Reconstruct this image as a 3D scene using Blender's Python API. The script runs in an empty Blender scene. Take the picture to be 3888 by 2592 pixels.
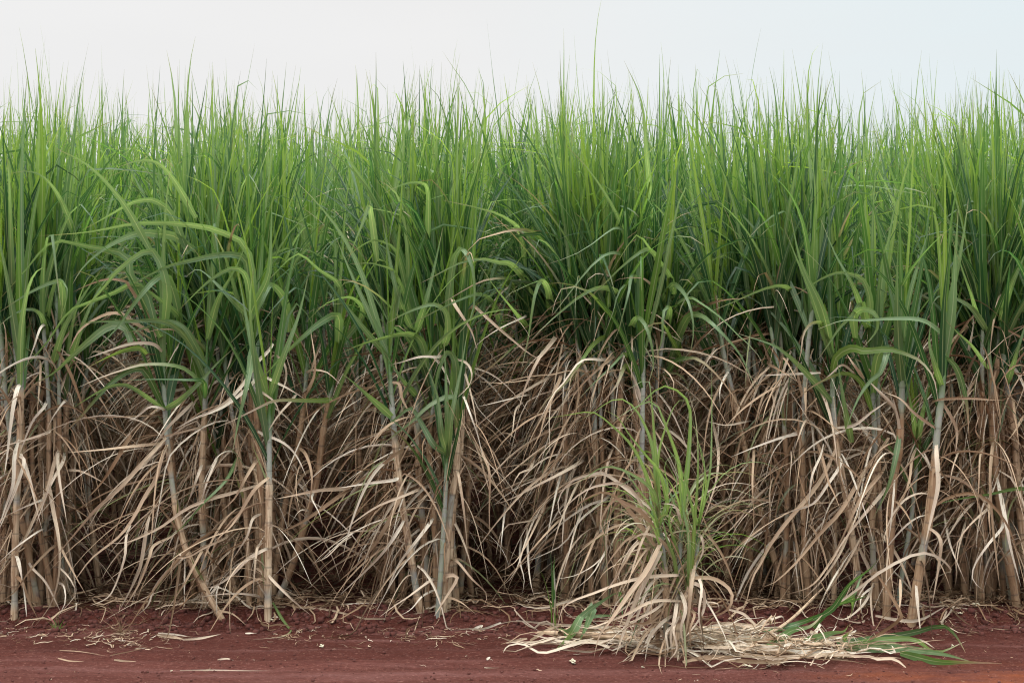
import bpy, math
import numpy as np
from mathutils import Matrix, Vector

rng = np.random.default_rng(11)
scene = bpy.context.scene
COL = scene.collection

# ------------------------------------------------------------------ camera
W, H = 7056.0, 4704.0            # photograph, in enlarged pixels used by the tracing below
F = 8058.0                       # focal length in those pixels
HC = 1.6                         # eye height
PITCH = math.atan(330.0 / F)
cam_d = bpy.data.cameras.new("camera")
cam = bpy.data.objects.new("camera", cam_d)
COL.objects.link(cam)
cam_d.sensor_width = 36.0
cam_d.lens = 36.0 * F / W
cam_d.clip_end = 3000.0
cam_d.clip_start = 0.05
cam.location = (0, 0, HC)
cam.rotation_euler = (math.pi / 2 + PITCH, 0, 0)
scene.camera = cam
RC = np.array(Matrix.Rotation(math.pi / 2 + PITCH, 3, 'X'))


def at(u, v, Y):
    """point of the world plane y = Y seen at (u, v)"""
    d = RC @ np.array([(u - W / 2) / F, (H / 2 - v) / F, -1.0])
    return np.array([0, 0, HC]) + d * (Y / d[1])


def ground_at(u, v, z=0.0):
    d = RC @ np.array([(u - W / 2) / F, (H / 2 - v) / F, -1.0])
    t = (z - HC) / d[2]
    return np.array([0, 0, HC]) + d * t


# ------------------------------------------------------------------ ground height
def fbm(x, y, seed, octs=4, lac=2.1, gain=0.5):
    r = np.random.default_rng(seed)
    out = np.zeros_like(x)
    amp, fr = 1.0, 1.0
    for _ in range(octs):
        tab = r.random((64, 64))
        X, Y = x * fr + 31.7, y * fr + 17.3
        xi, yi = np.floor(X).astype(int), np.floor(Y).astype(int)
        fx, fy = X - xi, Y - yi
        fx, fy = fx * fx * (3 - 2 * fx), fy * fy * (3 - 2 * fy)
        a = tab[xi % 64, yi % 64]; b = tab[(xi + 1) % 64, yi % 64]
        c = tab[xi % 64, (yi + 1) % 64]; d = tab[(xi + 1) % 64, (yi + 1) % 64]
        out += amp * ((a * (1 - fx) + b * fx) * (1 - fy) + (c * (1 - fx) + d * fx) * fy - 0.5)
        amp *= gain; fr *= lac
    return out


def ground_z(x, y):
    x = np.asarray(x, float); y = np.asarray(y, float)
    edge = 7.93 + 0.13 * fbm(x * 0.7, x * 0, 3) + 0.08 * fbm(x * 3, y * 3, 4)
    s = np.clip((y - edge) / 0.2, 0, 1); s = s * s * (3 - 2 * s)
    z = 0.065 * s
    z = z + 1.8 * np.clip((-1.4 - y) / 1.4, 0, 1) + 0.18 * np.clip(y - 9.0, 0, 8) + 0.05 * np.clip(y - 17, 0, 40)  # first term: unseen bank added behind the viewer, shuts out low sky light
    z = z + 0.012 * fbm(x * 1.2, y * 2.5, 5)
    band = np.exp(-((y - 8.05) / 0.35) ** 2)
    z = z + (0.008 + 0.030 * band) * fbm(x * 9, y * 9, 6, 4)
    z = z + 0.0045 * fbm(x * 22, y * 45, 7, 3) * (y < 9)
    # ruts and small cracks of the track
    z = z + 0.016 * np.sin(y * 22 + 3 * fbm(x * 0.5, y * 0.8, 8, 2)) * np.exp(-((y - 6.9) / 0.5) ** 2)
    return z


# ------------------------------------------------------------------ materials
def nt(name):
    m = bpy.data.materials.new(name)
    m.use_nodes = True
    t = m.node_tree
    t.nodes.clear()
    return m, t, t.nodes, t.links


def ramp(n, stops):
    r = n.new('ShaderNodeValToRGB')
    el = r.color_ramp.elements
    while len(el) > 1:
        el.remove(el[-1])
    el[0].position = stops[0][0]; el[0].color = (*stops[0][1], 1)
    for p, c in stops[1:]:
        e = el.new(p); e.color = (*c, 1)
    return r


def mixc(n, l, fac, a, b, mode='MIX'):
    m = n.new('ShaderNodeMix'); m.data_type = 'RGBA'; m.blend_type = mode
    for sock, val in ((m.inputs['Factor'], fac), (m.inputs['A'], a), (m.inputs['B'], b)):
        if isinstance(val, (int, float)):
            sock.default_value = val
        elif isinstance(val, tuple):
            sock.default_value = (*val, 1)
        else:
            l.new(val, sock)
    return m.outputs['Result']


def mth(n, l, op, a, b=None, clamp=False):
    m = n.new('ShaderNodeMath'); m.operation = op; m.use_clamp = clamp
    for i, val in enumerate((a, b)):
        if val is None: continue
        if isinstance(val, (int, float)): m.inputs[i].default_value = val
        else: l.new(val, m.inputs[i])
    return m.outputs[0]


def leaf_material():
    m, t, n, l = nt('cane_leaf')
    att = n.new('ShaderNodeAttribute'); att.attribute_name = 'leafdata'
    sp = n.new('ShaderNodeSeparateColor'); l.new(att.outputs['Color'], sp.inputs[0])
    rnd, dry, tone = sp.outputs[0], sp.outputs[1], sp.outputs[2]
    uv = n.new('ShaderNodeUVMap'); uv.uv_map = 'UVMap'
    su = n.new('ShaderNodeSeparateXYZ'); l.new(uv.outputs[0], su.inputs[0])
    # stripes along the blade
    cb = n.new('ShaderNodeCombineXYZ')
    l.new(mth(n, l, 'MULTIPLY', su.outputs[0], 9.0), cb.inputs[0])
    l.new(mth(n, l, 'MULTIPLY', su.outputs[1], 2.5), cb.inputs[1])
    l.new(mth(n, l, 'MULTIPLY', rnd, 57.0), cb.inputs[2])
    ns = n.new('ShaderNodeTexNoise'); ns.inputs['Scale'].default_value = 1.0; ns.inputs['Detail'].default_value = 3
    l.new(cb.outputs[0], ns.inputs['Vector'])
    stripe = ns.outputs['Fac']
    # blotches
    cb2 = n.new('ShaderNodeCombineXYZ')
    l.new(mth(n, l, 'MULTIPLY', su.outputs[0], 2.0), cb2.inputs[0])
    l.new(mth(n, l, 'MULTIPLY', su.outputs[1], 11.0), cb2.inputs[1])
    l.new(mth(n, l, 'MULTIPLY', rnd, 91.0), cb2.inputs[2])
    nb = n.new('ShaderNodeTexNoise'); nb.inputs['Scale'].default_value = 1.0; nb.inputs['Detail'].default_value = 4
    l.new(cb2.outputs[0], nb.inputs['Vector'])
    # green
    g = ramp(n, [(0.0, (0.012, 0.050, 0.023)), (0.4, (0.026, 0.088, 0.037)), (0.7, (0.078, 0.178, 0.042)), (1.0, (0.22, 0.34, 0.06))])
    l.new(tone, g.inputs[0])
    gc = mixc(n, l, mth(n, l, 'MULTIPLY', mth(n, l, 'SUBTRACT', stripe, 0.45, True), 1.6, True), g.outputs[0], (0.10, 0.18, 0.07))
    gc = mixc(n, l, mth(n, l, 'MULTIPLY', mth(n, l, 'SUBTRACT', rnd, 0.62, True), 2.0), gc, (0.21, 0.31, 0.17))  # pale grey-green paints sheen into some blades
    # pale midrib
    rib = mth(n, l, 'ABSOLUTE', mth(n, l, 'SUBTRACT', su.outputs[0], 0.5))
    ribm = mth(n, l, 'MULTIPLY', mth(n, l, 'SUBTRACT', 1.0, mth(n, l, 'MULTIPLY', rib, 13.0), True),
               mth(n, l, 'SUBTRACT', 1.25, su.outputs[1], True))
    gc = mixc(n, l, mth(n, l, 'MULTIPLY', ribm, 0.8), gc, (0.42, 0.48, 0.30))
    # dry
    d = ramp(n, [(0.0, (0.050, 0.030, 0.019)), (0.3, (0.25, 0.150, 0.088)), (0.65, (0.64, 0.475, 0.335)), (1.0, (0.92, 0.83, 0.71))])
    l.new(tone, d.inputs[0])
    dc = mixc(n, l, mth(n, l, 'MULTIPLY', mth(n, l, 'SUBTRACT', stripe, 0.35, True), 1.3), d.outputs[0], (0.27, 0.155, 0.08))
    dc = mixc(n, l, mth(n, l, 'MULTIPLY', mth(n, l, 'SUBTRACT', nb.outputs['Fac'], 0.60, True), 4.0, True), dc, (0.15, 0.075, 0.045))
    dfac = mth(n, l, 'ADD', dry, mth(n, l, 'MULTIPLY', mth(n, l, 'SUBTRACT', stripe, 0.5), mth(n, l, 'MULTIPLY', dry, 1.4)), True)
    # leaf ends turning straw-brown
    tip = mth(n, l, 'MULTIPLY', mth(n, l, 'SUBTRACT', su.outputs[1], 0.86, True), mth(n, l, 'MULTIPLY', rnd, 4.5), True)
    dfac = mth(n, l, 'MAXIMUM', dfac, tip)
    colr = mixc(n, l, dfac, gc, dc)
    p = n.new('ShaderNodeBsdfPrincipled')
    l.new(colr, p.inputs['Base Color'])
    l.new(mth(n, l, 'ADD', 0.38, mth(n, l, 'MULTIPLY', dfac, 0.3)), p.inputs['Roughness'])
    l.new(mth(n, l, 'SUBTRACT', 0.5, mth(n, l, 'MULTIPLY', dfac, 0.3)), p.inputs['Specular IOR Level'])
    tr = n.new('ShaderNodeBsdfTranslucent')
    tg = mixc(n, l, 1.0, colr, (2.2, 2.15, 1.1), 'MULTIPLY')
    td = mixc(n, l, dfac, tg, colr)
    l.new(td, tr.inputs['Color'])
    bp = n.new('ShaderNodeBump'); bp.inputs['Strength'].default_value = 0.35; bp.inputs['Distance'].default_value = 0.004
    l.new(stripe, bp.inputs['Height']); l.new(bp.outputs[0], p.inputs['Normal'])
    mx = n.new('ShaderNodeMixShader')
    l.new(mth(n, l, 'SUBTRACT', 0.42, mth(n, l, 'MULTIPLY', dfac, 0.22)), mx.inputs[0])
    l.new(p.outputs[0], mx.inputs[1]); l.new(tr.outputs[0], mx.inputs[2])
    o = n.new('ShaderNodeOutputMaterial'); l.new(mx.outputs[0], o.inputs[0])
    return m


def stalk_material():
    m, t, n, l = nt('cane_stalk')
    att = n.new('ShaderNodeAttribute'); att.attribute_name = 'leafdata'
    sp = n.new('ShaderNodeSeparateColor'); l.new(att.outputs['Color'], sp.inputs[0])
    tan, node, rnd = sp.outputs[0], sp.outputs[1], sp.outputs[2]
    uv = n.new('ShaderNodeUVMap'); uv.uv_map = 'UVMap'
    su = n.new('ShaderNodeSeparateXYZ'); l.new(uv.outputs[0], su.inputs[0])
    cb = n.new('ShaderNodeCombineXYZ')
    l.new(mth(n, l, 'MULTIPLY', su.outputs[0], 14.0), cb.inputs[0])
    l.new(mth(n, l, 'MULTIPLY', su.outputs[1], 11.0), cb.inputs[1])
    l.new(mth(n, l, 'MULTIPLY', rnd, 80.0), cb.inputs[2])
    ns = n.new('ShaderNodeTexNoise'); ns.inputs['Scale'].default_value = 1.0; ns.inputs['Detail'].default_value = 4
    l.new(cb.outputs[0], ns.inputs['Vector'])
    cb2 = n.new('ShaderNodeCombineXYZ')
    l.new(mth(n, l, 'MULTIPLY', su.outputs[0], 3.0), cb2.inputs[0])
    l.new(mth(n, l, 'MULTIPLY', su.outputs[1], 29.0), cb2.inputs[1])
    l.new(mth(n, l, 'MULTIPLY', rnd, 33.0), cb2.inputs[2])
    nb = n.new('ShaderNodeTexNoise'); nb.inputs['Scale'].default_value = 1.0; nb.inputs['Detail'].default_value = 4
    l.new(cb2.outputs[0], nb.inputs['Vector'])
    g = ramp(n, [(0.0, (0.20, 0.27, 0.15)), (0.4, (0.30, 0.34, 0.24)), (0.7, (0.33, 0.33, 0.33)), (1.0, (0.28, 0.23, 0.26))])
    l.new(nb.outputs['Fac'], g.inputs[0])
    gcol = mixc(n, l, mth(n, l, 'MULTIPLY', rnd, 0.6), g.outputs[0], (0.36, 0.37, 0.35))
    d = ramp(n, [(0.0, (0.30, 0.195, 0.12)), (0.45, (0.48, 0.335, 0.21)), (1.0, (0.72, 0.57, 0.40))])
    l.new(rnd, d.inputs[0])
    dcol = mixc(n, l, mth(n, l, 'MULTIPLY', mth(n, l, 'SUBTRACT', ns.outputs['Fac'], 0.40, True), 3.2, True), d.outputs[0], (0.27, 0.15, 0.08))
    dcol = mixc(n, l, mth(n, l, 'MULTIPLY', mth(n, l, 'SUBTRACT', nb.outputs['Fac'], 0.58, True), 5.0, True), dcol, (0.13, 0.065, 0.045))
    gcol = mixc(n, l, mth(n, l, 'MULTIPLY', mth(n, l, 'SUBTRACT', su.outputs[1], 0.78, True), 6.0, True), gcol, (0.09, 0.19, 0.055))
    c = mixc(n, l, tan, gcol, dcol)
    c = mixc(n, l, mth(n, l, 'MULTIPLY', node, 0.75), c, (0.10, 0.075, 0.06))
    p = n.new('ShaderNodeBsdfPrincipled'); l.new(c, p.inputs['Base Color'])
    p.inputs['Roughness'].default_value = 0.55
    p.inputs['Specular IOR Level'].default_value = 0.3
    bp = n.new('ShaderNodeBump'); bp.inputs['Strength'].default_value = 0.4; bp.inputs['Distance'].default_value = 0.004
    l.new(ns.outputs['Fac'], bp.inputs['Height']); l.new(bp.outputs[0], p.inputs['Normal'])
    o = n.new('ShaderNodeOutputMaterial'); l.new(p.outputs[0], o.inputs[0])
    return m


def soil_material():
    m, t, n, l = nt('red_soil')
    geo = n.new('ShaderNodeNewGeometry')
    sx = n.new('ShaderNodeSeparateXYZ'); l.new(geo.outputs['Position'], sx.inputs[0])

    def noise(scale, detail, stretch=(1, 1, 1), rough=0.6):
        mp = n.new('ShaderNodeMapping'); mp.inputs['Scale'].default_value = stretch
        l.new(geo.outputs['Position'], mp.inputs['Vector'])
        k = n.new('ShaderNodeTexNoise'); k.inputs['Scale'].default_value = scale
        k.inputs['Detail'].default_value = detail; k.inputs['Roughness'].default_value = rough
        l.new(mp.outputs[0], k.inputs['Vector'])
        return k.outputs['Fac']
    a = noise(1.1, 6, (0.6, 1.8, 1))
    b = noise(14, 6, (0.45, 1.8, 1), 0.7)
    c = noise(70, 6, (0.6, 1.5, 1), 0.75)
    r1 = ramp(n, [(0.30, (0.062, 0.015, 0.010)), (0.52, (0.108, 0.030, 0.021)), (0.72, (0.165, 0.056, 0.043))])
    l.new(a, r1.inputs[0])
    col = mixc(n, l, mth(n, l, 'MULTIPLY', mth(n, l, 'SUBTRACT', b, 0.38, True), 3.2, True), r1.outputs[0], (0.080, 0.020, 0.014))
    # dusty compacted track nearer the viewer
    tr_ = mth(n, l, 'MULTIPLY', mth(n, l, 'SUBTRACT', 7.6, sx.outputs[1]), 0.9, True)
    dust = mth(n, l, 'MULTIPLY', tr_, mth(n, l, 'ADD', 0.2, a), True)
    col = mixc(n, l, mth(n, l, 'MULTIPLY', dust, 0.75), col, (0.170, 0.060, 0.048))
    st = noise(2.0, 5, (0.25, 3.2, 1), 0.65)
    col = mixc(n, l, mth(n, l, 'MULTIPLY', mth(n, l, 'SUBTRACT', st, 0.52, True), 3.5, True), col, (0.235, 0.105, 0.092))
    col = mixc(n, l, mth(n, l, 'MULTIPLY', mth(n, l, 'SUBTRACT', 0.46, st, True), 3.5, True), col, (0.070, 0.018, 0.012))
    # orange subsoil patch at the right
    px = mth(n, l, 'MULTIPLY', mth(n, l, 'SUBTRACT', sx.outputs[0], 1.5), 0.8, True)
    py = mth(n, l, 'MULTIPLY', mth(n, l, 'SUBTRACT', 6.95, sx.outputs[1]), 3.0, True)
    w = noise(2.2, 4, (0.5, 2.5, 1))
    om = mth(n, l, 'MULTIPLY', mth(n, l, 'MULTIPLY', px, py), mth(n, l, 'MULTIPLY', mth(n, l, 'SUBTRACT', w, 0.40, True), 5.0, True), True)
    col = mixc(n, l, mth(n, l, 'MULTIPLY', om, 0.8), col, (0.36, 0.100, 0.034))
    # grains: pale and dark specks
    sp1 = mth(n, l, 'MULTIPLY', mth(n, l, 'SUBTRACT', c, 0.56, True), 9.0, True)
    col = mixc(n, l, mth(n, l, 'MULTIPLY', sp1, 0.6), col, (0.42, 0.22, 0.18))
    sp2 = mth(n, l, 'MULTIPLY', mth(n, l, 'SUBTRACT', 0.44, c, True), 9.0, True)
    col = mixc(n, l, mth(n, l, 'MULTIPLY', sp2, 0.6), col, (0.03, 0.009, 0.008))
    p = n.new('ShaderNodeBsdfPrincipled'); l.new(col, p.inputs['Base Color'])
    p.inputs['Roughness'].default_value = 0.92
    p.inputs['Specular IOR Level'].default_value = 0.15
    b1 = n.new('ShaderNodeBump'); b1.inputs['Strength'].default_value = 1.0; b1.inputs['Distance'].default_value = 0.04
    l.new(b, b1.inputs['Height'])
    b2 = n.new('ShaderNodeBump'); b2.inputs['Strength'].default_value = 1.0; b2.inputs['Distance'].default_value = 0.010
    l.new(c, b2.inputs['Height']); l.new(b1.outputs[0], b2.inputs['Normal'])
    l.new(b2.outputs[0], p.inputs['Normal'])
    o = n.new('ShaderNodeOutputMaterial'); l.new(p.outputs[0], o.inputs[0])
    return m


def plain(name, colr, rough=0.8):
    m, t, n, l = nt(name)
    tc = n.new('ShaderNodeTexCoord')
    k = n.new('ShaderNodeTexNoise'); k.inputs['Scale'].default_value = 90; k.inputs['Detail'].default_value = 3
    l.new(tc.outputs['Object'], k.inputs['Vector'])
    c = mixc(n, l, k.outputs['Fac'], tuple(x * 0.6 for x in colr), tuple(min(1, x * 1.25) for x in colr))
    p = n.new('ShaderNodeBsdfPrincipled'); l.new(c, p.inputs['Base Color'])
    p.inputs['Roughness'].default_value = rough
    o = n.new('ShaderNodeOutputMaterial'); l.new(p.outputs[0], o.inputs[0])
    return m


M_LEAF, M_STALK, M_SOIL = leaf_material(), stalk_material(), soil_material()
M_CHIP = plain('cane_chip', (0.62, 0.55, 0.40))
M_CLOD = plain('soil_clod', (0.105, 0.030, 0.022), 0.95)
M_PINK = plain('pink_stem', (0.45, 0.12, 0.13), 0.6)


# ------------------------------------------------------------------ mesh arrays
class Buf:
    """collects triangles/quads as arrays; build() links them as one mesh object"""
    def __init__(s):
        s.v, s.f, s.uv, s.d, s.mi, s.nv = [], [], [], [], [], 0

    def add(s, v, f, uv, d, mi=0):
        s.v.append(v.astype(np.float32)); s.f.append(f + s.nv); s.uv.append(uv); s.d.append(d)
        s.mi.append(np.full(len(f), mi)); s.nv += len(v)

    def build(s, name, mats, parent=None, smooth=True):
        v = np.concatenate(s.v); f = np.concatenate(s.f).astype(np.int32)
        uv = np.concatenate(s.uv).astype(np.float32); d = np.concatenate(s.d).astype(np.float32)
        if parent is not None:
            v = v - np.array(parent.location, dtype=np.float32)
        me = bpy.data.meshes.new(name)
        me.vertices.add(len(v)); me.vertices.foreach_set('co', v.ravel())
        me.loops.add(f.size); me.loops.foreach_set('vertex_index', f.ravel())
        me.polygons.add(len(f))
        me.polygons.foreach_set('loop_start', np.arange(0, f.size, 4, dtype=np.int32))
        me.polygons.foreach_set('loop_total', np.full(len(f), 4, dtype=np.int32))
        me.polygons.foreach_set('material_index', np.concatenate(s.mi).astype(np.int32))
        me.polygons.foreach_set('use_smooth', np.full(len(f), smooth))
        ul = me.uv_layers.new(name='UVMap')
        ul.data.foreach_set('uv', uv[f.ravel()].ravel())
        at_ = me.attributes.new('leafdata', 'FLOAT_COLOR', 'POINT')
        at_.data.foreach_set('color', np.concatenate([d, np.ones((len(d), 1), np.float32)], 1).ravel())
        for m in mats: me.materials.append(m)
        me.update(calc_edges=True)
        o = bpy.data.objects.new(name, me)
        COL.objects.link(o)
        if parent is not None:
            o.parent = parent
        return o


def norm(a):
    return a / np.maximum(np.linalg.norm(a, axis=-1, keepdims=True), 1e-9)


def width_profile(s, kind):
    if kind == 'dry':
        return np.clip(0.55 + 1.6 * s, 0, 1) * (1 - s ** 2.2) ** 0.9 + 0.02
    return np.clip(0.60 + 2.0 * s, 0, 1) * np.clip(1 - np.clip((s - 0.22) / 0.78, 0, 1) ** 1.05, 0, 1) ** 1.1 + 0.02


def ribbons(P, Wd, B, fold, rnd, dry, tone):
    """P (N,S,3), Wd (N,S), B (N,S,3) side vectors; -> list of per-leaf arrays"""
    N, S, _ = P.shape
    T = norm(np.gradient(P, axis=1))
    B = norm(B - (B * T).sum(-1, keepdims=True) * T)
    Nn = np.cross(T, B)
    h = Wd[..., None] / 2
    fo = fold[:, None, None]
    L = P - B * h * np.cos(fo) + Nn * h * np.sin(fo)
    R = P + B * h * np.cos(fo) + Nn * h * np.sin(fo)
    V = np.stack([L, P, R], 2).reshape(N, S * 3, 3)
    i = np.arange(S - 1) * 3
    f = np.concatenate([np.stack([i, i + 1, i + 4, i + 3], 1), np.stack([i + 1, i + 2, i + 5, i + 4], 1)])
    s = np.linspace(0, 1, S)
    uv = np.stack([np.tile([0, .5, 1.0], S), np.repeat(s, 3)], 1)
    D = np.stack([np.repeat(rnd[:, None], S * 3, 1), np.repeat(dry, 3, axis=1), np.repeat(tone[:, None], S * 3, 1)], 2)
    return V, f, uv, D


def grow(org, az, th0, bend, power, length, width, kind, S=12, kink=None, kpos=None, wob=0.0, azd=None,
         tw0=None, tw1=None, fold=None, dry=None, tone=None, floor=True):
    """leaves grown from their attachment points: angle from the vertical increases along the blade"""
    N = len(az)
    s = np.linspace(0, 1, S)[None, :]
    ph = rng.random((N, 1)) * 6.28
    th = th0[:, None] + bend[:, None] * s ** power[:, None]
    if kink is not None:
        th = th + kink[:, None] / (1 + np.exp(-(s - kpos[:, None]) / 0.025))
    th = th + wob * np.sin(s * 9 + ph) * s
    th = np.minimum(th, 2.95 + 0.1 * np.sin(ph))
    a = az[:, None] + (azd[:, None] * s if azd is not None else 0) + wob * 0.8 * np.sin(s * 7 + ph * 2) * s
    d = np.stack([np.sin(th) * np.cos(a), np.sin(th) * np.sin(a), np.cos(th)], -1)
    step = (length / (S - 1))[:, None, None]
    P = org[:, None, :] + np.concatenate([np.zeros((N, 1, 3)), np.cumsum(d[:, :-1] * step, 1)], 1)
    if floor:
        gz = ground_z(P[..., 0], P[..., 1]) + 0.006 + 0.02 * rng.random((N, 1))
        P[..., 2] = np.maximum(P[..., 2], gz)
    side = np.stack([-np.sin(a), np.cos(a), np.zeros_like(a)], -1)
    T = norm(np.gradient(P, axis=1))
    N2 = np.cross(T, side)
    tw = (tw0[:, None] if tw0 is not None else 0) + (tw1[:, None] * s if tw1 is not None else 0)
    tw = np.broadcast_to(tw, s.shape if np.ndim(tw) < 2 else tw.shape)[..., None]
    B = side * np.cos(tw) + N2 * np.sin(tw)
    Wd = width[:, None] * width_profile(s, kind)
    rnd = rng.random(N)
    if dry is None: dry = np.zeros((N, S))
    if tone is None: tone = rng.random(N)
    if fold is None: fold = rng.uniform(0.1, 0.5, N)
    return ribbons(P, Wd, B, fold, rnd, dry, tone)


def spline(pts, n):
    """Catmull-Rom through pts (k,3), resampled to n points evenly along the length"""
    p = np.asarray(pts, float)
    if len(p) < 3:
        q = p
    else:
        e = np.vstack([2 * p[0] - p[1], p, 2 * p[-1] - p[-2]])
        out = []
        for i in range(1, len(e) - 2):
            t = np.linspace(0, 1, 12, endpoint=False)[:, None]
            a, b, c, d = e[i - 1], e[i], e[i + 1], e[i + 2]
            out.append(0.5 * ((2 * b) + (-a + c) * t + (2 * a - 5 * b + 4 * c - d) * t ** 2 + (-a + 3 * b - 3 * c + d) * t ** 3))
        q = np.vstack(out + [p[-1:]])
    L = np.concatenate([[0], np.cumsum(np.linalg.norm(np.diff(q, axis=0), axis=1))])
    s = np.linspace(0, L[-1], n)
    return np.stack([np.interp(s, L, q[:, k]) for k in range(3)], 1)


def tube(path, rad, sides, tan, node, rnd):
    """path (k,3), rad (k,)"""
    k = len(path)
    T = norm(np.gradient(path, axis=0))
    X = norm(np.cross(T, np.array([0.1, 1, 0.05]))); Y = np.cross(T, X)
    a = np.linspace(0, 2 * np.pi, sides + 1)
    V = path[:, None] + rad[:, None, None] * (np.cos(a)[None, :, None] * X[:, None] + np.sin(a)[None, :, None] * Y[:, None])
    V = V.reshape(-1, 3)
    i = np.arange(k - 1)[:, None] * (sides + 1); j = np.arange(sides)[None, :]
    f = np.stack([i + j, i + j + 1, i + j + sides + 2, i + j + sides + 1], -1).reshape(-1, 4)
    L = np.concatenate([[0], np.cumsum(np.linalg.norm(np.diff(path, axis=0), axis=1))])
    uv = np.stack([np.tile(a / 6.2832, k), np.repeat(L / L[-1], sides + 1)], 1)
    D = np.stack([np.repeat(tan, sides + 1), np.repeat(node, sides + 1), np.full(k * (sides + 1), rnd)], 1)
    return V, f, uv, D


def stalk_arrays(path, r, tan_z, fine=True, sides=8, tanrnd=None):
    """cane with nodes every 9-14 cm, dry sheaths (straw coloured, slightly wider) below tan_z"""
    L = np.linalg.norm(np.diff(path, axis=0), axis=1).sum()
    nn = max(3, int(L / rng.uniform(0.11, 0.15)))
    cuts = np.cumsum(np.concatenate([[0], rng.uniform(0.6, 1.5, nn)])); cuts = cuts / cuts[-1]
    sub = [0.0, 0.06, 0.10, 0.5, 0.93] if fine else [0.0, 0.10, 0.9]
    ss, nd, rr = [], [], []
    for i in range(nn):
        w = rng.uniform(0.97, 1.16)
        for q in sub:
            ss.append(cuts[i] + q * (cuts[i + 1] - cuts[i]))
            nd.append(1.0 if q == 0.0 else (0.25 if q < 0.07 else 0.0))
            rr.append(w * (1.05 if q < 0.02 else (0.98 if q < 0.2 else 1.0 + 0.04 * q)))
    ss.append(1.0); nd.append(0); rr.append(1.0)
    ss, nd, rr = np.array(ss), np.array(nd), np.array(rr)
    dense = spline(path, 60)
    t = np.linspace(0, 1, 60)
    P = np.stack([np.interp(ss, t, dense[:, k]) for k in range(3)], 1)
    z = P[:, 2]
    tan = 1 / (1 + np.exp((z - tan_z) / 0.012))
    # stretches of bare waxy cane low down, where sheaths have fallen
    for _ in range(rng.integers(0, 3)):
        zc = rng.uniform(0.15, 1.0); tan = tan * (1 - 0.75 * (np.abs(z - zc) < rng.uniform(0.02, 0.07)))
    rad = r * (1.08 - 0.25 * ss) * (1 - 0.75 * np.clip((ss - 0.86) / 0.14, 0, 1)) * np.where(tan > 0.5, rr * 1.14, 0.5 * rr + 0.5)
    return tube(P, rad, sides, tan, nd * np.where(tan > .5, 0.85, 0.6), rng.random() if tanrnd is None else tanrnd)


def crown_leaves(path, n, S, scale=1.0, hi=1.0, bias=0.25):
    """green leaves of one cane: upright spindle in the middle, older arching blades outside"""
    L = np.linalg.norm(np.diff(path, axis=0), axis=1).sum()
    dense = spline(path, 60); t = np.linspace(0, 1, 60)
    i = np.arange(n); age = i / (n - 1.0)
    so = 1 - (0.02 + (0.46 + 0.22 * rng.random()) * age * scale) / max(L, 0.5)
    org = np.stack([np.interp(so, t, dense[:, k]) for k in range(3)], 1)
    plane = rng.uniform(0, np.pi)
    az = plane + np.pi * (i % 2) + rng.normal(0, 0.55, n)
    az = np.where((rng.random(n) < bias) & (age > 0.4), np.pi + rng.normal(0, 0.7, n), az)
    th0 = 0.03 + 0.40 * age + rng.normal(0, 0.05, n)
    bend = 0.06 + 1.9 * age ** 2.2 * rng.uniform(0.2, 1.3, n) + rng.uniform(0, 0.22, n)
    power = rng.uniform(1.5, 3.0, n)
    length = scale * (1.56 - 0.25 * age + rng.normal(0, 0.12, n)) * np.where(i == 0, 1.03, 1.0)
    width = scale * rng.uniform(0.040, 0.066, n) * np.where(i < 2, 0.72, 1)
    kink = np.where(rng.random(n) < 0.18 + 0.2 * age, rng.uniform(0.7, 1.9, n), 0.0)
    kpos = rng.uniform(0.55, 0.92, n)
    # most young blades stay straight, some end in a hooked thread-like tip
    tone = np.clip(0.84 - 0.78 * age + rng.normal(0, 0.2, n) + 0.06 * hi, 0, 1)
    dry = np.zeros((n, S))
    old = (age > 0.8) & (rng.random(n) < 0.3); tone[old] = rng.uniform(0.45, 0.8, old.sum())
    s = np.linspace(0, 1, S)
    dry[old] = np.clip((s[None] - rng.uniform(0.45, 0.85, old.sum())[:, None]) * 3, 0, 1)
    return grow(org, az, th0, bend, power, length, width, 'green', S, kink, kpos, 0.06, rng.normal(0, 0.5, n),
                rng.normal(0, 0.5, n), rng.normal(0, 0.9, n), rng.uniform(0.15, 0.55, n), dry, tone)


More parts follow.
